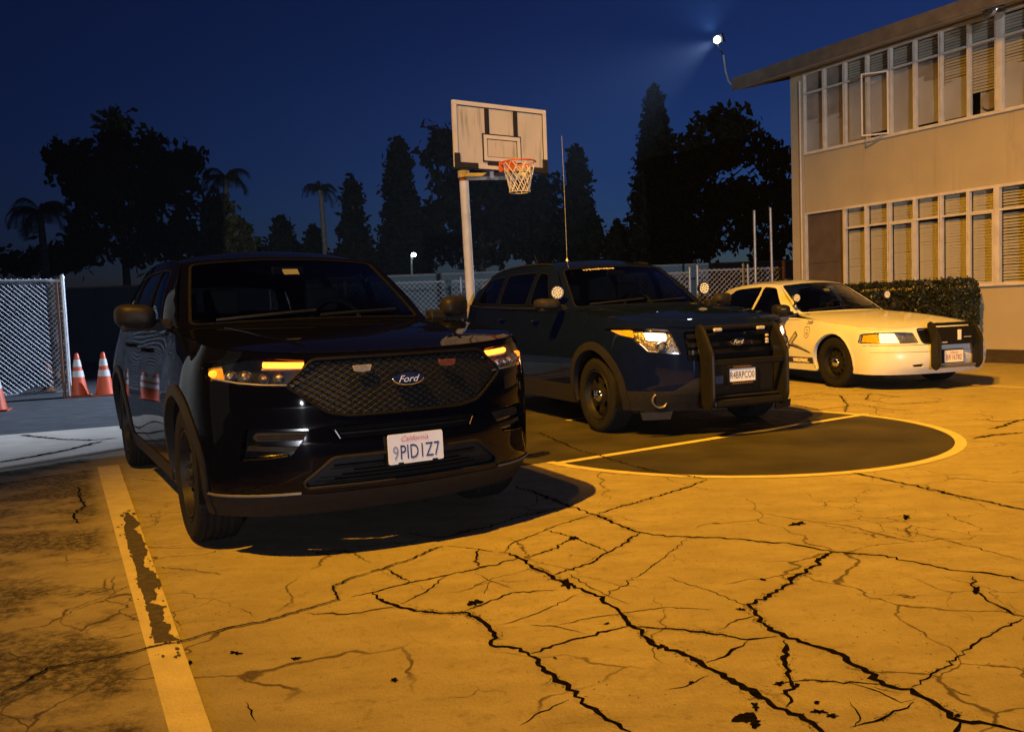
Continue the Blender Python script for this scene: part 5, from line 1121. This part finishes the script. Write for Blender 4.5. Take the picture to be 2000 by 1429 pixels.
# ------------------------------------------------------------------ basketball hoop
POLEM = mat('white pole paint', (.62, .60, .56), .5, 0, 0, .15, 5, .1, 40); RUST = mat('rusty steel', (.22, .09, .04), .8, .2, 0, .5, 12); ORANGE = mat('rim orange', (.62, .12, .02), .5, 0, 0, .15, 10)
NETM = mat('net cord', (.66, .62, .56), .8); BOARDD = mat('board dark', (.018, .016, .016), .6)
def board_mat():
    m = mat('grimy backboard', (.58, .55, .50), .55, 0, 0, .06, 3); n = m.node_tree.nodes; l = m.node_tree.links; p = n['Principled BSDF']
    tc = n.new('ShaderNodeTexCoord'); mp = n.new('ShaderNodeMapping'); mp.inputs['Scale'].default_value = (14, 14, 1.4); z = n.new('ShaderNodeTexNoise'); z.inputs['Scale'].default_value = 1.2; z.inputs['Detail'].default_value = 7
    l.new(tc.outputs['Object'], mp.inputs[0]); l.new(mp.outputs[0], z.inputs['Vector']); r_ = n.new('ShaderNodeValToRGB'); r_.color_ramp.elements[0].position = .56; r_.color_ramp.elements[1].position = .86
    l.new(z.outputs['Fac'], r_.inputs[0]); x = n.new('ShaderNodeMix'); x.data_type = 'RGBA'; src = p.inputs['Base Color'].links[0].from_socket
    l.new(r_.outputs[0], x.inputs[0]); l.new(src, x.inputs[6]); x.inputs[7].default_value = (.17, .15, .11, 1); l.new(x.outputs[2], p.inputs['Base Color']); return m
BOARDM = board_mat()
pb_ = atdepth(921, 545, 12.95); pt_ = atdepth(905, 338, 12.9)
hp = thing('basketball_hoop', 'white basketball hoop with dirty backboard and rusty orange rim behind the SUVs', 'hoop', (pb_.x, pb_.y, 0)); ho = Vector(hp.location)
nb = Vector((.545, -.838, 0)); ab = Vector((.838, .545, 0)); BC = atdepth(979.5, 269.5, 12.0); zt = pt_.z
W = lambda p: p - ho
MB().tube([Vector((0, 0, 0)), W(Vector((pt_.x, pt_.y, zt)))], .068, 18).build('pole', POLEM, hp, True)
MB().tube([W(Vector((pt_.x, pt_.y, zt - .07))), W(Vector((pt_.x, pt_.y, zt + .03)))], .085, 18).build('pole_collar', POLEM, hp, True)
MB().tube([W(Vector((pt_.x, pt_.y, zt - .12))), W(Vector((pt_.x, pt_.y, zt - .03)))], .073, 12).build('collar_clamp', RUST, hp, True)
bk = BC - nb * .10; F3 = lambda o, a, b, d: W(o + ab * a + Vector((0, 0, 1)) * b + nb * d)
armA, armB = atdepth(905, 345, 12.9), atdepth(1030, 344, 12.05); MB().tube([W(armA), W(armB)], .052, 4).build('arm', POLEM, hp)
for a_ in (-.12, .12): MB().tube([F3(bk, a_, armB.z - bk.z - .02, 0), F3(bk, a_, .1, 0)], .03, 8).build('arm_upright', POLEM, hp)
for s_ in (-1, 1): MB().tube([F3(bk, 0, zt - .06 - bk.z, -.3), F3(bk, s_ * .5, -.2, .02)], .022, 6).build('arm_brace', POLEM, hp)
bw, bh = .765, .445
def slab(name, a0, a1, b0, b1, d0, d1, m, par): return MB().prism([(a0, b0), (a1, b0), (a1, b1), (a0, b1)], lambda a, b, d: F3(BC, a, b, d), d0, d1).build(name, m, par)
bo = slab('backboard', -bw, bw, -bh, bh, -.03, .0, BOARDM, hp)
slab('backboard_rim', -bw - .012, bw + .012, -bh - .012, -bh, -.05, .012, BOARDD, bo)
for a0, a1, b0, b1 in ((-bw, bw, bh - .055, bh), (-bw, -bw + .055, -bh + .19, bh - .056), (bw - .055, bw, -bh + .19, bh - .056)): slab('border_stripe', a0, a1, b0, b1, .0005, .014, FRAMEW, bo)
for a0, a1, b0, b1 in ((-bw, -bw + .08, -bh, -bh + .189), (bw - .08, bw, -bh, -bh + .189), (-bw + .081, -bw + .36, -bh, -bh + .07), (bw - .30, bw - .081, -bh, -bh + .07)): slab('corner_pad', a0, a1, b0, b1, .0005, .022, BOARDD, bo)
slab('border_stripe', -bw + .361, bw - .301, -bh, -bh + .05, .0005, .014, FRAMEW, bo)
for a in (-.235, .235): slab('center_stripe', a - .035, a + .035, -.02, bh - .058, .0006, .010, BOARDD, bo)
slab('target_shade_edge', -.318, .318, -.348, .038, .0006, .0095, BOARDD, bo); slab('target_panel', -.236, .236, -.272, -.042, .0098, .0125, BOARDM, bo); slab('border_shade_edge', -bw + .056, -bw + .066, -bh + .19, bh - .057, .0006, .004, BOARDD, bo); slab('border_shade_edge', bw - .066, bw - .056, -bh + .19, bh - .057, .0006, .004, BOARDD, bo); slab('border_shade_edge', -bw + .067, bw - .067, bh - .066, bh - .0565, .0006, .004, BOARDD, bo)  # dark slabs stand in for shadow edges along the square and border
for a0, a1, b0, b1 in ((-.30, .30, .0, .05), (-.30, -.25, -.30, -.001), (.25, .30, -.30, -.001), (-.249, .249, -.30, -.25)): slab('target_square', a0, a1, b0 - .03, b1 - .03, .011, .018, FRAMEW, bo)
for a0, a1, b0, b1 in ((-.245, .245, -.335, -.28),): slab('target_shadow', a0, a1, b0 - .06, b1 - .06, .0006, .012, BOARDD, bo)
RCn = atdepth(1013, 317, 11.62); rr0 = .228
rm = MB().tube([W(RCn + ab * rr0 * math.cos(t) + nb * rr0 * math.sin(t)) for t in np.linspace(0, 2 * math.pi, 40, endpoint=False)], .011, 8, close=True).build('rim', ORANGE, hp, True)
MB().prism([(-.09, -.07), (.09, -.07), (.09, .06), (-.09, .06)], lambda a, b, d: W(RCn + ab * a + Vector((0, 0, 1)) * (b - .01) + nb * d), -.36, -.20).build('rim_bracket', ORANGE, rm)
MB().tube([W(RCn + ab * rr0 * math.cos(t) + nb * rr0 * math.sin(t) - Vector((0, 0, .03))) for t in np.linspace(math.pi * 1.05, 2 * math.pi * .97, 20)], .012, 6).build('rim_brace', ORANGE, rm)
nm = MB(); nz = 12
for dr_ in (1, -1):
    for k in range(nz):
        pts = []
        for j in range(9):
            v = j / 8; th = 2 * math.pi * (k + dr_ * v * 2.6) / nz; r_ = rr0 * (1 - v * .52 + .06 * v * v) + (.02 if j == 8 else 0); pts.append(W(RCn + (ab * math.cos(th) + nb * math.sin(th)) * r_ - Vector((0, 0, .40 * v))))
        nm.tube(pts, .0065, 4)
nm.tube([W(RCn + (ab * math.cos(t) + nb * math.sin(t)) * (rr0 * .55 + .01) - Vector((0, 0, .40))) for t in np.linspace(0, 2 * math.pi, 24, endpoint=False)], .007, 4, close=True)
nm.build('net', NETM, rm)

# ------------------------------------------------------------------ fences, posts, lamps, cones
GALV = mat('galvanised steel', (.50, .51, .53), .45, .5, 0, .15, 12); WIRE = mat('fence wire', (.62, .63, .66), .5, .2); BROWNP = mat('brown post', (.13, .06, .035), .7, 0, 0, .25, 10)
def chain_link(A, Bp, z0, z1, pitch, r, parent, o):
    d = (Bp - A); L = d.length; d = d.normalized(); mb = MB(); Hh = z1 - z0; n_ = int((L + Hh) / pitch) + 1; nrm_ = Vector((-d.y, d.x, 0))
    for sl in (1, -1):
        for k in range(n_):
            c = k * pitch - Hh
            pts = []
            for t in (0, Hh):
                pts.append((c + t, t))
            (s0, h0), (s1, h1) = pts
            if s0 < 0: h0 += -s0; s0 = 0
            if s1 > L: h1 -= s1 - L; s1 = L
            if h1 - h0 < .02: continue
            if sl < 0: h0, h1 = Hh - h0, Hh - h1
            P0 = A + d * s0 + Vector((0, 0, z0 + h0)) + nrm_ * sl * r * .8 - o; P1 = A + d * s1 + Vector((0, 0, z0 + h1)) + nrm_ * sl * r * .8 - o
            mb.tube([P0, P1], r, 3, caps=False)
    return mb.build('chain_link', WIRE, parent)
def fence(name, label, A, Bp, Hf, posts, pitch, r, spikes=True, group=None, rail_r=.025):
    t_ = thing(name, label, 'fence', (A.x, A.y, 0), group=group); o = Vector(t_.location); d = (Bp - A); L = d.length; d = d.normalized()
    MB().tube([A + Vector((0, 0, Hf)) - o, Bp + Vector((0, 0, Hf)) - o], rail_r, 8).build('top_rail', GALV, t_, True)
    MB().tube([A + Vector((0, 0, .12)) - o, Bp + Vector((0, 0, .12)) - o], rail_r * .7, 6).build('bottom_rail', GALV, t_, True)
    for s_, rr_, hh in posts:
        p = A + d * s_ - o; MB().tube([p, p + Vector((0, 0, hh))], rr_, 10).build('post', GALV, t_, True)
        MB().lathe([(rr_ * 1.2, 0), (rr_ * 1.15, .04), (rr_ * .7, .075), (.001, .085)], 10, p + Vector((0, 0, hh)), (0, 0, 1)).build('post_cap', GALV, t_, True)
    chain_link(A, Bp, .10, Hf + (.04 if spikes else -.02), pitch, r, t_, o)
    return t_
F0, F1 = Vector((-6.0, 21.25, 0)), Vector((7.25, 22.35, 0)); fdv = (F1 - F0).normalized()
def onfence(px, py): # distance along the rear fence of the pixel
    d = ray(px, py); n_ = Vector((-fdv.y, fdv.x, 0)); t = (F0.dot(n_)) / d.dot(n_); return (Vector((d.x * t, d.y * t, 0)) - F0).dot(fdv)
sg0, sg1, sg2 = onfence(1350, 545), onfence(1359, 545), onfence(1452, 545)
fence('chain_link_fence', 'chain link fence behind the parked vehicles, left of the double posts', F0, F0 + fdv * (sg0 - .0), 2.02, [(0.05, .03, 2.05), (1.9, .03, 2.05), (4.8, .03, 2.05), (sg0 - .04, .035, 2.10)], .13, .0065, group='rear chain link fence')
tf = fence('chain_link_fence', 'chain link fence between the double posts and the school corner', F0 + fdv * sg1, F1, 2.06, [(.04, .042, 2.16), (sg2 - sg1, .035, 2.14), (sg2 - sg1 + .12, .03, 2.12)], .13, .006, group='rear chain link fence')
p_ = F1 - Vector(tf.location); MB().tube([p_ - fdv * .05, p_ - fdv * .05 + Vector((0, 0, 2.25))], .045, 8).build('post', BROWNP, tf, True)
for (xa, ya, xb, yb, lab) in ((1473, 414, 1475.5, 552, 'left one of two slim white posts near the school corner'), (1504.5, 409, 1509, 550, 'right one of two slim white posts near the school corner')):
    a, b = atdepth(xa, ya, 21.2), atdepth(xb, yb, 21.2); t_ = thing('slim_post', lab, 'post', (b.x, b.y, 0), group='slim white posts by the school')
    MB().tube([(0, 0, 0), (a.x - b.x, 0, a.z)], .034, 10).build('pipe', GALV, t_, True); MB().lathe([(.036, 0), (.036, .03), (.02, .045), (.001, .048)], 10, (a.x - b.x, 0, a.z), (0, 0, 1)).build('post_cap', GALV, t_, True)
# gate leaf at the left, with a screen cloth
ga = gnd(138, 776); gdir = (gnd(0, 787) - ga).normalized(); gb = ga + gdir * 3.3
gt = fence('chain_link_gate', 'chain link gate leaf with pale screen cloth beside the traffic cones', ga, gb, 2.03, [(.0, .035, 2.06), (3.28, .03, 2.06)], .085, .0048, True, None, .03)
MB().tube([-gdir * -.09, -gdir * -.09 + Vector((0, 0, 2.0))], .03, 8).build('gate_stile', BROWNP, gt, True)
for zz in (.45, .95, 1.5): MB().tube([-gdir * -.12 + Vector((0, 0, zz)), gdir * -.04 + Vector((0, 0, zz))], .012, 6).build('gate_tie', GALV, gt)
def cloth_mat():
    m = bpy.data.materials.new('screen cloth'); m.use_nodes = True; n = m.node_tree.nodes; l = m.node_tree.links; n.remove(n['Principled BSDF'])
    df = n.new('ShaderNodeBsdfDiffuse'); tr = n.new('ShaderNodeBsdfTranslucent'); tp = n.new('ShaderNodeBsdfTransparent'); tc = n.new('ShaderNodeTexCoord'); z = n.new('ShaderNodeTexNoise'); z.inputs['Scale'].default_value = 3.; z.inputs['Detail'].default_value = 6; l.new(tc.outputs['Object'], z.inputs['Vector'])
    r_ = n.new('ShaderNodeValToRGB'); r_.color_ramp.elements[0].color = (.16, .17, .22, 1); r_.color_ramp.elements[1].color = (.42, .43, .52, 1); r_.color_ramp.elements[0].position = .35; r_.color_ramp.elements[1].position = .7; l.new(z.outputs['Fac'], r_.inputs[0])
    for b in (df, tr): l.new(r_.outputs[0], b.inputs[0])
    x = n.new('ShaderNodeMixShader'); x.inputs[0].default_value = .6; l.new(df.outputs[0], x.inputs[1]); l.new(tr.outputs[0], x.inputs[2])
    y = n.new('ShaderNodeMixShader'); y.inputs[0].default_value = .35; l.new(x.outputs[0], y.inputs[1]); l.new(tp.outputs[0], y.inputs[2]); l.new(y.outputs[0], n['Material Output'].inputs[0]); return m
gn = Vector((-gdir.y, gdir.x, 0)); gn = gn if gn.y > 0 else -gn
V = []; nx, nz_ = 24, 14
for j in range(nz_):
    for i in range(nx):
        s_ = .1 + 3.1 * i / (nx - 1); zz = .2 + 1.8 * j / (nz_ - 1); V.append(gdir * s_ + gn * (.05 + .02 * math.sin(s_ * 9 + zz * 2) + .015 * math.sin(zz * 7)) + Vector((0, 0, zz)))
newobj('screen_cloth', V, [(j * nx + i, j * nx + i + 1, (j + 1) * nx + i + 1, (j + 1) * nx + i) for j in range(nz_ - 1) for i in range(nx - 1)], cloth_mat(), gt, True)
# hydrant like standpipe behind the gate
sp = atdepth(95, 770, 16.2); st_ = thing('standpipe', 'rusty brown standpipe standing behind the chain link gate', 'standpipe', (sp.x, sp.y, 0))
MB().lathe([(.16, 0), (.16, .03), (.10, .05), (.11, .25), (.14, .28), (.14, .36), (.10, .40), (.07, .52), (.03, .58), (.001, .6)], 18, (0, 0, 0), (0, 0, 1)).build('barrel', RUST, st_, True, auto=40)
MB().lathe([(.05, .10), (.05, .19), (.06, .19), (.06, .22), (.001, .23)], 12, (0, 0, .32), (1, 0, 0)).build('outlet', RUST, st_, True, auto=40); MB().tube([(0, 0, .58), (0, 0, .66)], .02, 5).build('valve_nut', RUST, st_)
# cones
CONEO = mat('cone orange', (.56, .07, .015), .45, 0, 0, .12, 8); CONEW = mat('cone reflective band', (.52, .50, .48), .4, 0, 0, .08, 20); CONEB = mat('cone base', (.30, .05, .015), .7, 0, 0, .3, 8)
def cone(p, label):
    t_ = thing('traffic_cone', label, 'cone', p, R(20), 'traffic cones by the gate'); Hc = .76; rc = lambda z: .155 - (.155 - .03) * (z - .03) / (Hc - .03)
    MB().box(-.19, .19, -.19, .19, 0, .03).build('base', CONEB, t_, bevel=.012)
    MB().lathe([(rc(.031), .031), (rc(.34), .34), (rc(.46), .46), (rc(.52), .52), (rc(.66), .66), (rc(.75), .75), (.02, .765), (.001, .765)], 28, (0, 0, 0), (0, 0, 1)).build('body', CONEO, t_, True, auto=40)
    for z0, z1 in ((.345, .455), (.525, .65)): MB().lathe([(rc(z0) + .001, z0), (rc(z0) + .003, z0), (rc(z1) + .003, z1), (rc(z1) + .001, z1)], 28, (0, 0, 0), (0, 0, 1)).build('reflective_band', CONEW, t_, True)
cone(gnd(155, 774), 'orange traffic cone right against the gate post'); cone(gnd(206, 772), 'orange traffic cone half hidden behind the black SUV'); cone(gnd(-8, 803), 'orange traffic cone cut off at the left picture edge')
# far yard wall
TEAL = mat('teal yard wall', (.13, .20, .24), .85, 0, 0, .12, .6, .2, 20); CAPW = mat('wall capping', (.30, .31, .32), .8)
yw = thing('yard_wall', 'long dark teal wall far behind the yard', 'wall', (-8, 30, 0)); MB().box(-32, 22, 0, .2, 0, 2.56).build('wall', TEAL, yw); MB().box(-32.02, 22.02, -.03, .23, 2.56, 2.62).build('capping', CAPW, yw)
for k in range(11): MB().box(-32 + k * 5, -31.6 + k * 5, -.06, .0, 0, 2.555).build('pier', TEAL, yw)
# roof mounted flood lamp
LEDM = mat('led face', (1, 1, 1), .4, emit=(.80, .92, 1.0), es=120)
base = wl(-1.02, .78, 6.5); lp = Vector(LED); fl = thing('flood_lamp', 'lit blue white flood lamp on a bent pipe at the roof corner', 'lamp', base); fo = Vector(fl.location)
arm = [atdepth(1428, 166, base.y + .02), atdepth(1422, 158, 21.25), atdepth(1417, 140, 21.27), atdepth(1413, 108, 21.3)]
MB().tube([p - fo for p in arm], .022, 8).build('bent_pipe', GALV, fl, True)
MB().tube([arm[3] - fo, lp + Vector((.05, .06, -.08)) - fo, lp + Vector((.08, .08, 0)) - fo], .018, 8).build('bracket', BLACK, fl, True)
ld_ = (Vector((-5.5, 11.0, 0)) - lp).normalized(); lx_ = ld_.cross(Vector((0, 0, 1))).normalized(); lz_ = lx_.cross(ld_); LF = lambda a, b, d: lp + lx_ * a + lz_ * b + ld_ * d - fo
hd = MB().prism(rounded([(-.15, -.11), (.15, -.11), (.15, .11), (-.15, .11)], .03), LF, -.16, -.08).build('lamp_head', BLACK, fl, bevel=.01)
MB().lathe([(.001, .045), (.045, .038), (.075, .012), (.085, -.05)], 20, lp - fo + ld_ * -.06, ld_).build('lamp_face', LEDM, hd, True)
# far street lamp
fp = atdepth(808, 497, 38); sl_ = thing('street_lamp', 'small lit white lamp post far away in front of the trees', 'street lamp', (fp.x - .12, fp.y, 0)); so_ = Vector(sl_.location)
MB().tube([(0, 0, 0), (0, 0, fp.z - .1)], .05, 8).build('pole', GALV, sl_, True); MB().tube([(0, 0, fp.z - .1), (.05, 0, fp.z + .06), (.14, -.05, fp.z + .06)], .03, 6).build('arm', GALV, sl_, True)
LEDF = mat('far lamp glow', (1, 1, 1), .4, emit=(.80, .93, 1.0), es=40)
MB().lathe([(.001, -.10), (.08, -.07), (.11, 0), (.08, .06), (.001, .08)], 14, fp - so_, (0, 0, 1)).build('lamp_head', LEDF, sl_, True)

# ------------------------------------------------------------------ trees
BARK = mat('bark', (.07, .055, .045), .9, 0, 0, .3, 6, .4, 20); BARKP = mat('pale bark', (.22, .19, .16), .9, 0, 0, .25, 6, .4, 20)
NEED = mat('conifer needles', (.011, .016, .011), .7, 0, 0, .5, 1.2, spec=.1); BROAD = mat('broad leaves', (.013, .017, .011), .7, 0, 0, .5, 1.0, spec=.1); PALMG = mat('palm leaf', (.018, .024, .014), .6, 0, 0, .4, 2., spec=.15); LIME = mat('yellow green leaves', (.060, .060, .010), .7, 0, 0, .4, 1.5)
def trunk_mesh(Ht, r0, lean=(0, 0), limbs=(), n=9):
    mb = MB(); pts = [Vector((lean[0] * t * t, lean[1] * t * t, Ht * t)) for t in np.linspace(0, 1, 8)]; mb.tube(pts, [r0 * (1 - .75 * t) for t in np.linspace(0, 1, 8)], n)
    for (z, an_, L, up) in limbs:
        p = Vector((0, 0, z)); mb.tube([p, p + Vector((math.cos(an_) * L * .5, math.sin(an_) * L * .5, up * .4)), p + Vector((math.cos(an_) * L, math.sin(an_) * L, up))], [r0 * .4, r0 * .28, r0 * .1], 6)
    return mb
def conifer(label, px, ptop, Y, wpx, seed, jag=1., base_z=.6, dens=1.):
    top = atdepth(px, ptop, Y); Ht = top.z; rad = wpx / 2 * Y / FPX; rg = np.random.default_rng(seed)
    t_ = thing('conifer_tree', label, 'tree', (top.x, Y, 0), group='trees beyond the yard wall')
    limbs = [(z, rg.uniform(0, 6.28), rad * (1 - z / Ht) * .9, .5) for z in np.linspace(Ht * .15, Ht * .85, 14)]
    trunk_mesh(Ht * .97, .22, (0, 0), limbs).build('trunk', BARK, t_, True)
    M = int(230 * dens * max(1, Ht / 9)); C = []; lob = rg.uniform(.62, 1.22, (12, 7)); lob[9:] = rg.uniform(.7, 1.0, (3, 7))
    for k in range(M):
        h = rg.beta(1.0, 1.35); a = rg.uniform(0, 6.28); rr_ = rad * 1.08 * (1 - h) ** .92 * lob[int(h * 11), int(a / 6.2832 * 7) % 7] + .12; r_ = rr_ * rg.uniform(.25, 1.0) ** .6
        c = np.array([math.cos(a) * r_, math.sin(a) * r_, base_z + h * (Ht - base_z - .3)]); sz = rg.uniform(.30, .58) * (1.15 - .6 * h)
        C.append(c + rg.normal(size=(46, 3)) * np.array([sz, sz, sz * .8]) * .62)
    C.append(np.stack([rg.normal(0, .10, 60), rg.normal(0, .10, 60), Ht - rg.uniform(0, .9, 60)], 1))
    quad_obj('crown', leaf_quads(np.concatenate(C), .18, .6, .3, rg), NEED, t_)
def broad(label, lobes, Y, seed, m=None, trunk=None, name='broadleaf_tree', leaf=.27, dens=1., bark=None):
    # lobes: pixel discs (px, py, rx, ry)
    rg = np.random.default_rng(seed); cs_ = []
    bx_ = np.mean([l_[0] for l_ in lobes]) if trunk is None else trunk
    b = atdepth(bx_, 520, Y); t_ = thing(name, label, 'tree', (b.x, Y, 0), group='trees beyond the yard wall'); zs_ = []
    for (px, py, rx, ry) in lobes:
        c = atdepth(px, py, Y); ax, az = rx * Y / FPX, ry * Y / FPX; zs_.append(c.z); n_ = int(95 * dens * max(4, ax * az * 3.2))
        k = max(6, int(n_ / 40))
        for q in range(k):
            v = rg.normal(size=3); v /= np.linalg.norm(v); v *= rg.uniform(.35, 1.) ** .5; cc = np.array([c.x - b.x, rg.uniform(-.8, .8), c.z]) + v * np.array([ax, max(ax, .8) * .8, az]) * .92
            cs_.append(cc + rg.normal(size=(44, 3)) * .30)
    top = max(zs_); limbs = [(top * rg.uniform(.35, .7), math.atan2(rg.uniform(-.5, .5), (atdepth(l_[0], l_[1], Y).x - b.x) + 1e-3), abs(atdepth(l_[0], l_[1], Y).x - b.x) * .8 + .3, 1.2) for l_ in lobes]
    trunk_mesh(top * (.9 if name != 'bush' else .5), .28 if name != 'bush' else .1, (0, 0), limbs if name != 'bush' else ()).build('trunk', bark or BARK, t_, True)
    quad_obj('crown', leaf_quads(np.concatenate(cs_), leaf, .6, .1, rg), m or BROAD, t_)
    return t_
def palm(label, px, py, Y, spread, seed, base_px=None, tr=.16, nf=17):
    rg = np.random.default_rng(seed); c = atdepth(px, py, Y); bx_ = atdepth(base_px or px, 530, Y).x
    t_ = thing('palm_tree', label, 'tree', (bx_, Y, 0), group='palms beyond the yard wall'); ox = c.x - bx_
    mb = MB(); mb.tube([(ox * t ** 1.5, 0, c.z * t) for t in np.linspace(0, 1, 10)], [tr * (1.25 - .35 * t + .05 * (i % 2)) for i, t in enumerate(np.linspace(0, 1, 10))], 10); mb.build('trunk', BARKP, t_, True)
    L = spread * Y / FPX
    for k in range(nf):
        a = 2 * math.pi * k / nf + rg.uniform(-.2, .2); el = rg.uniform(.15, 1.25); ln = L * rg.uniform(.85, 1.1); d = np.array([math.cos(a), math.sin(a), 0]); P_ = []; p = np.array([ox, 0, c.z]); ang = el
        st = ln / 14
        for i in range(15): P_.append(p.copy()); p = p + (d * math.cos(ang) + np.array([0, 0, math.sin(ang)])) * st; ang -= (.10 + .10 * i / 14 + .05 * rg.uniform())
        mb = MB().tube(P_, [.03 - .0018 * i for i in range(15)], 4); sd = np.cross(d, [0, 0, 1.])
        for i in range(2, 15):
            for s_ in (-1, 1):
                for q in (0, .5):
                    p0 = P_[i] + ((P_[i] - P_[i - 1]) * q); ll = .30 * L * math.sin(math.pi * min(1, (i + q) / 15.5)) ** .6 + .05; tip = p0 + sd * s_ * ll * .62 + d * ll * .35 + np.array([0, 0, -ll * rg.uniform(.45, .8)]); w_ = (P_[i] - P_[i - 1]) * .22
                    mb.add([p0 - w_, p0 + w_, tip], [(0, 1, 2)])
        mb.build('frond', PALMG, t_)
conifer('small dark conifer standing apart, left of the middle palm', 548, 420, 44, 76, 1, 1.2)
conifer('slim conifer just right of the middle palm', 686, 340, 44, 78, 2)
conifer('broad dark conifer left of the basketball backboard', 776, 268, 45, 128, 3, 1., .5, 1.5)
conifer('lone conifer right of the basketball backboard', 1124, 283, 43, 98, 4, 1.1, .5, 1.1)
conifer('tallest spire conifer below the flood lamp', 1276, 165, 45, 138, 5, 1.2, .5, 1.5)
conifer('small conifer in the gap beside the middle palm', 612, 440, 47, 70, 6)
conifer('low conifer at the foot of the tall spire', 1205, 430, 47, 66, 8, 1.2)
broad('wide dark tree behind the basketball backboard', [(858, 300, 34, 40), (890, 350, 50, 60), (940, 400, 70, 70), (1010, 430, 60, 60), (870, 440, 50, 70), (1060, 400, 30, 45), (960, 480, 100, 30)], 47, 11, dens=1.2)
broad('huge spreading tree above the left gate', [(225, 262, 30, 34), (190, 320, 70, 40), (130, 310, 40, 26), (290, 300, 48, 40), (330, 350, 55, 40), (365, 315, 22, 22), (230, 380, 85, 55), (330, 430, 70, 60), (200, 440, 60, 45), (300, 490, 90, 30), (150, 360, 50, 34)], 46, 12, trunk=246, dens=1.0, bark=BARKP)
broad('yellow green bush at the right foot of the huge tree', [(425, 420, 34, 40), (440, 455, 36, 30), (410, 480, 30, 26), (465, 488, 24, 14)], 44.5, 13, LIME, dens=1.1)
broad('round topped pine left of the school', [(1400, 262, 52, 44), (1350, 300, 34, 40), (1450, 270, 26, 34), (1400, 350, 80, 60), (1330, 380, 40, 60), (1440, 400, 60, 50), (1380, 460, 90, 40), (1300, 470, 60, 34)], 47, 14, dens=1.1)
broad('flat topped pine partly hidden by the school corner', [(1505, 300, 40, 32), (1530, 340, 40, 40), (1500, 380, 45, 45), (1540, 430, 30, 40), (1500, 490, 50, 30)], 44, 15, dens=.8)
broad('scrubby dark tree between two conifers right of the hoop', [(1080, 410, 26, 30), (1060, 470, 40, 24), (1165, 455, 24, 26), (1090, 495, 60, 16)], 49, 16, dens=.8)
broad('low dark bushes under the left palm', [(30, 515, 50, 16), (100, 512, 40, 20), (180, 480, 36, 34), (150, 510, 50, 20)], 48, 17, dens=.8, name='bush')
broad('low dark bushes right of the huge tree', [(500, 500, 30, 16), (590, 505, 34, 14), (560, 500, 30, 16)], 48, 18, dens=.8, name='bush')
palm('drooping palm at the far left edge', 78, 415, 43, 78, 21, 92, .17, 20)
palm('palm peeking out right of the huge tree', 440, 350, 45, 64, 22, 448, .15, 16)
palm('slender palm between the small conifers', 626, 372, 44.5, 44, 23, 640, .13, 14)

# ------------------------------------------------------------------ night haze
hz = MB().box(-190, 190, -90, 190, -1.0, 22.).build('haze', ROOM); tag(hz, kind='stuff'); hm = bpy.data.materials.new('night haze'); hm.use_nodes = True; hn = hm.node_tree.nodes; hn.remove(hn['Principled BSDF'])
pv = hn.new('ShaderNodeVolumePrincipled'); pv.inputs['Color'].default_value = (.62, .78, 1., 1); pv.inputs['Density'].default_value = .0003; pv.inputs['Anisotropy'].default_value = .15
hm.node_tree.links.new(pv.outputs[0], hn['Material Output'].inputs['Volume']); hz.data.materials.clear(); hz.data.materials.append(hm)
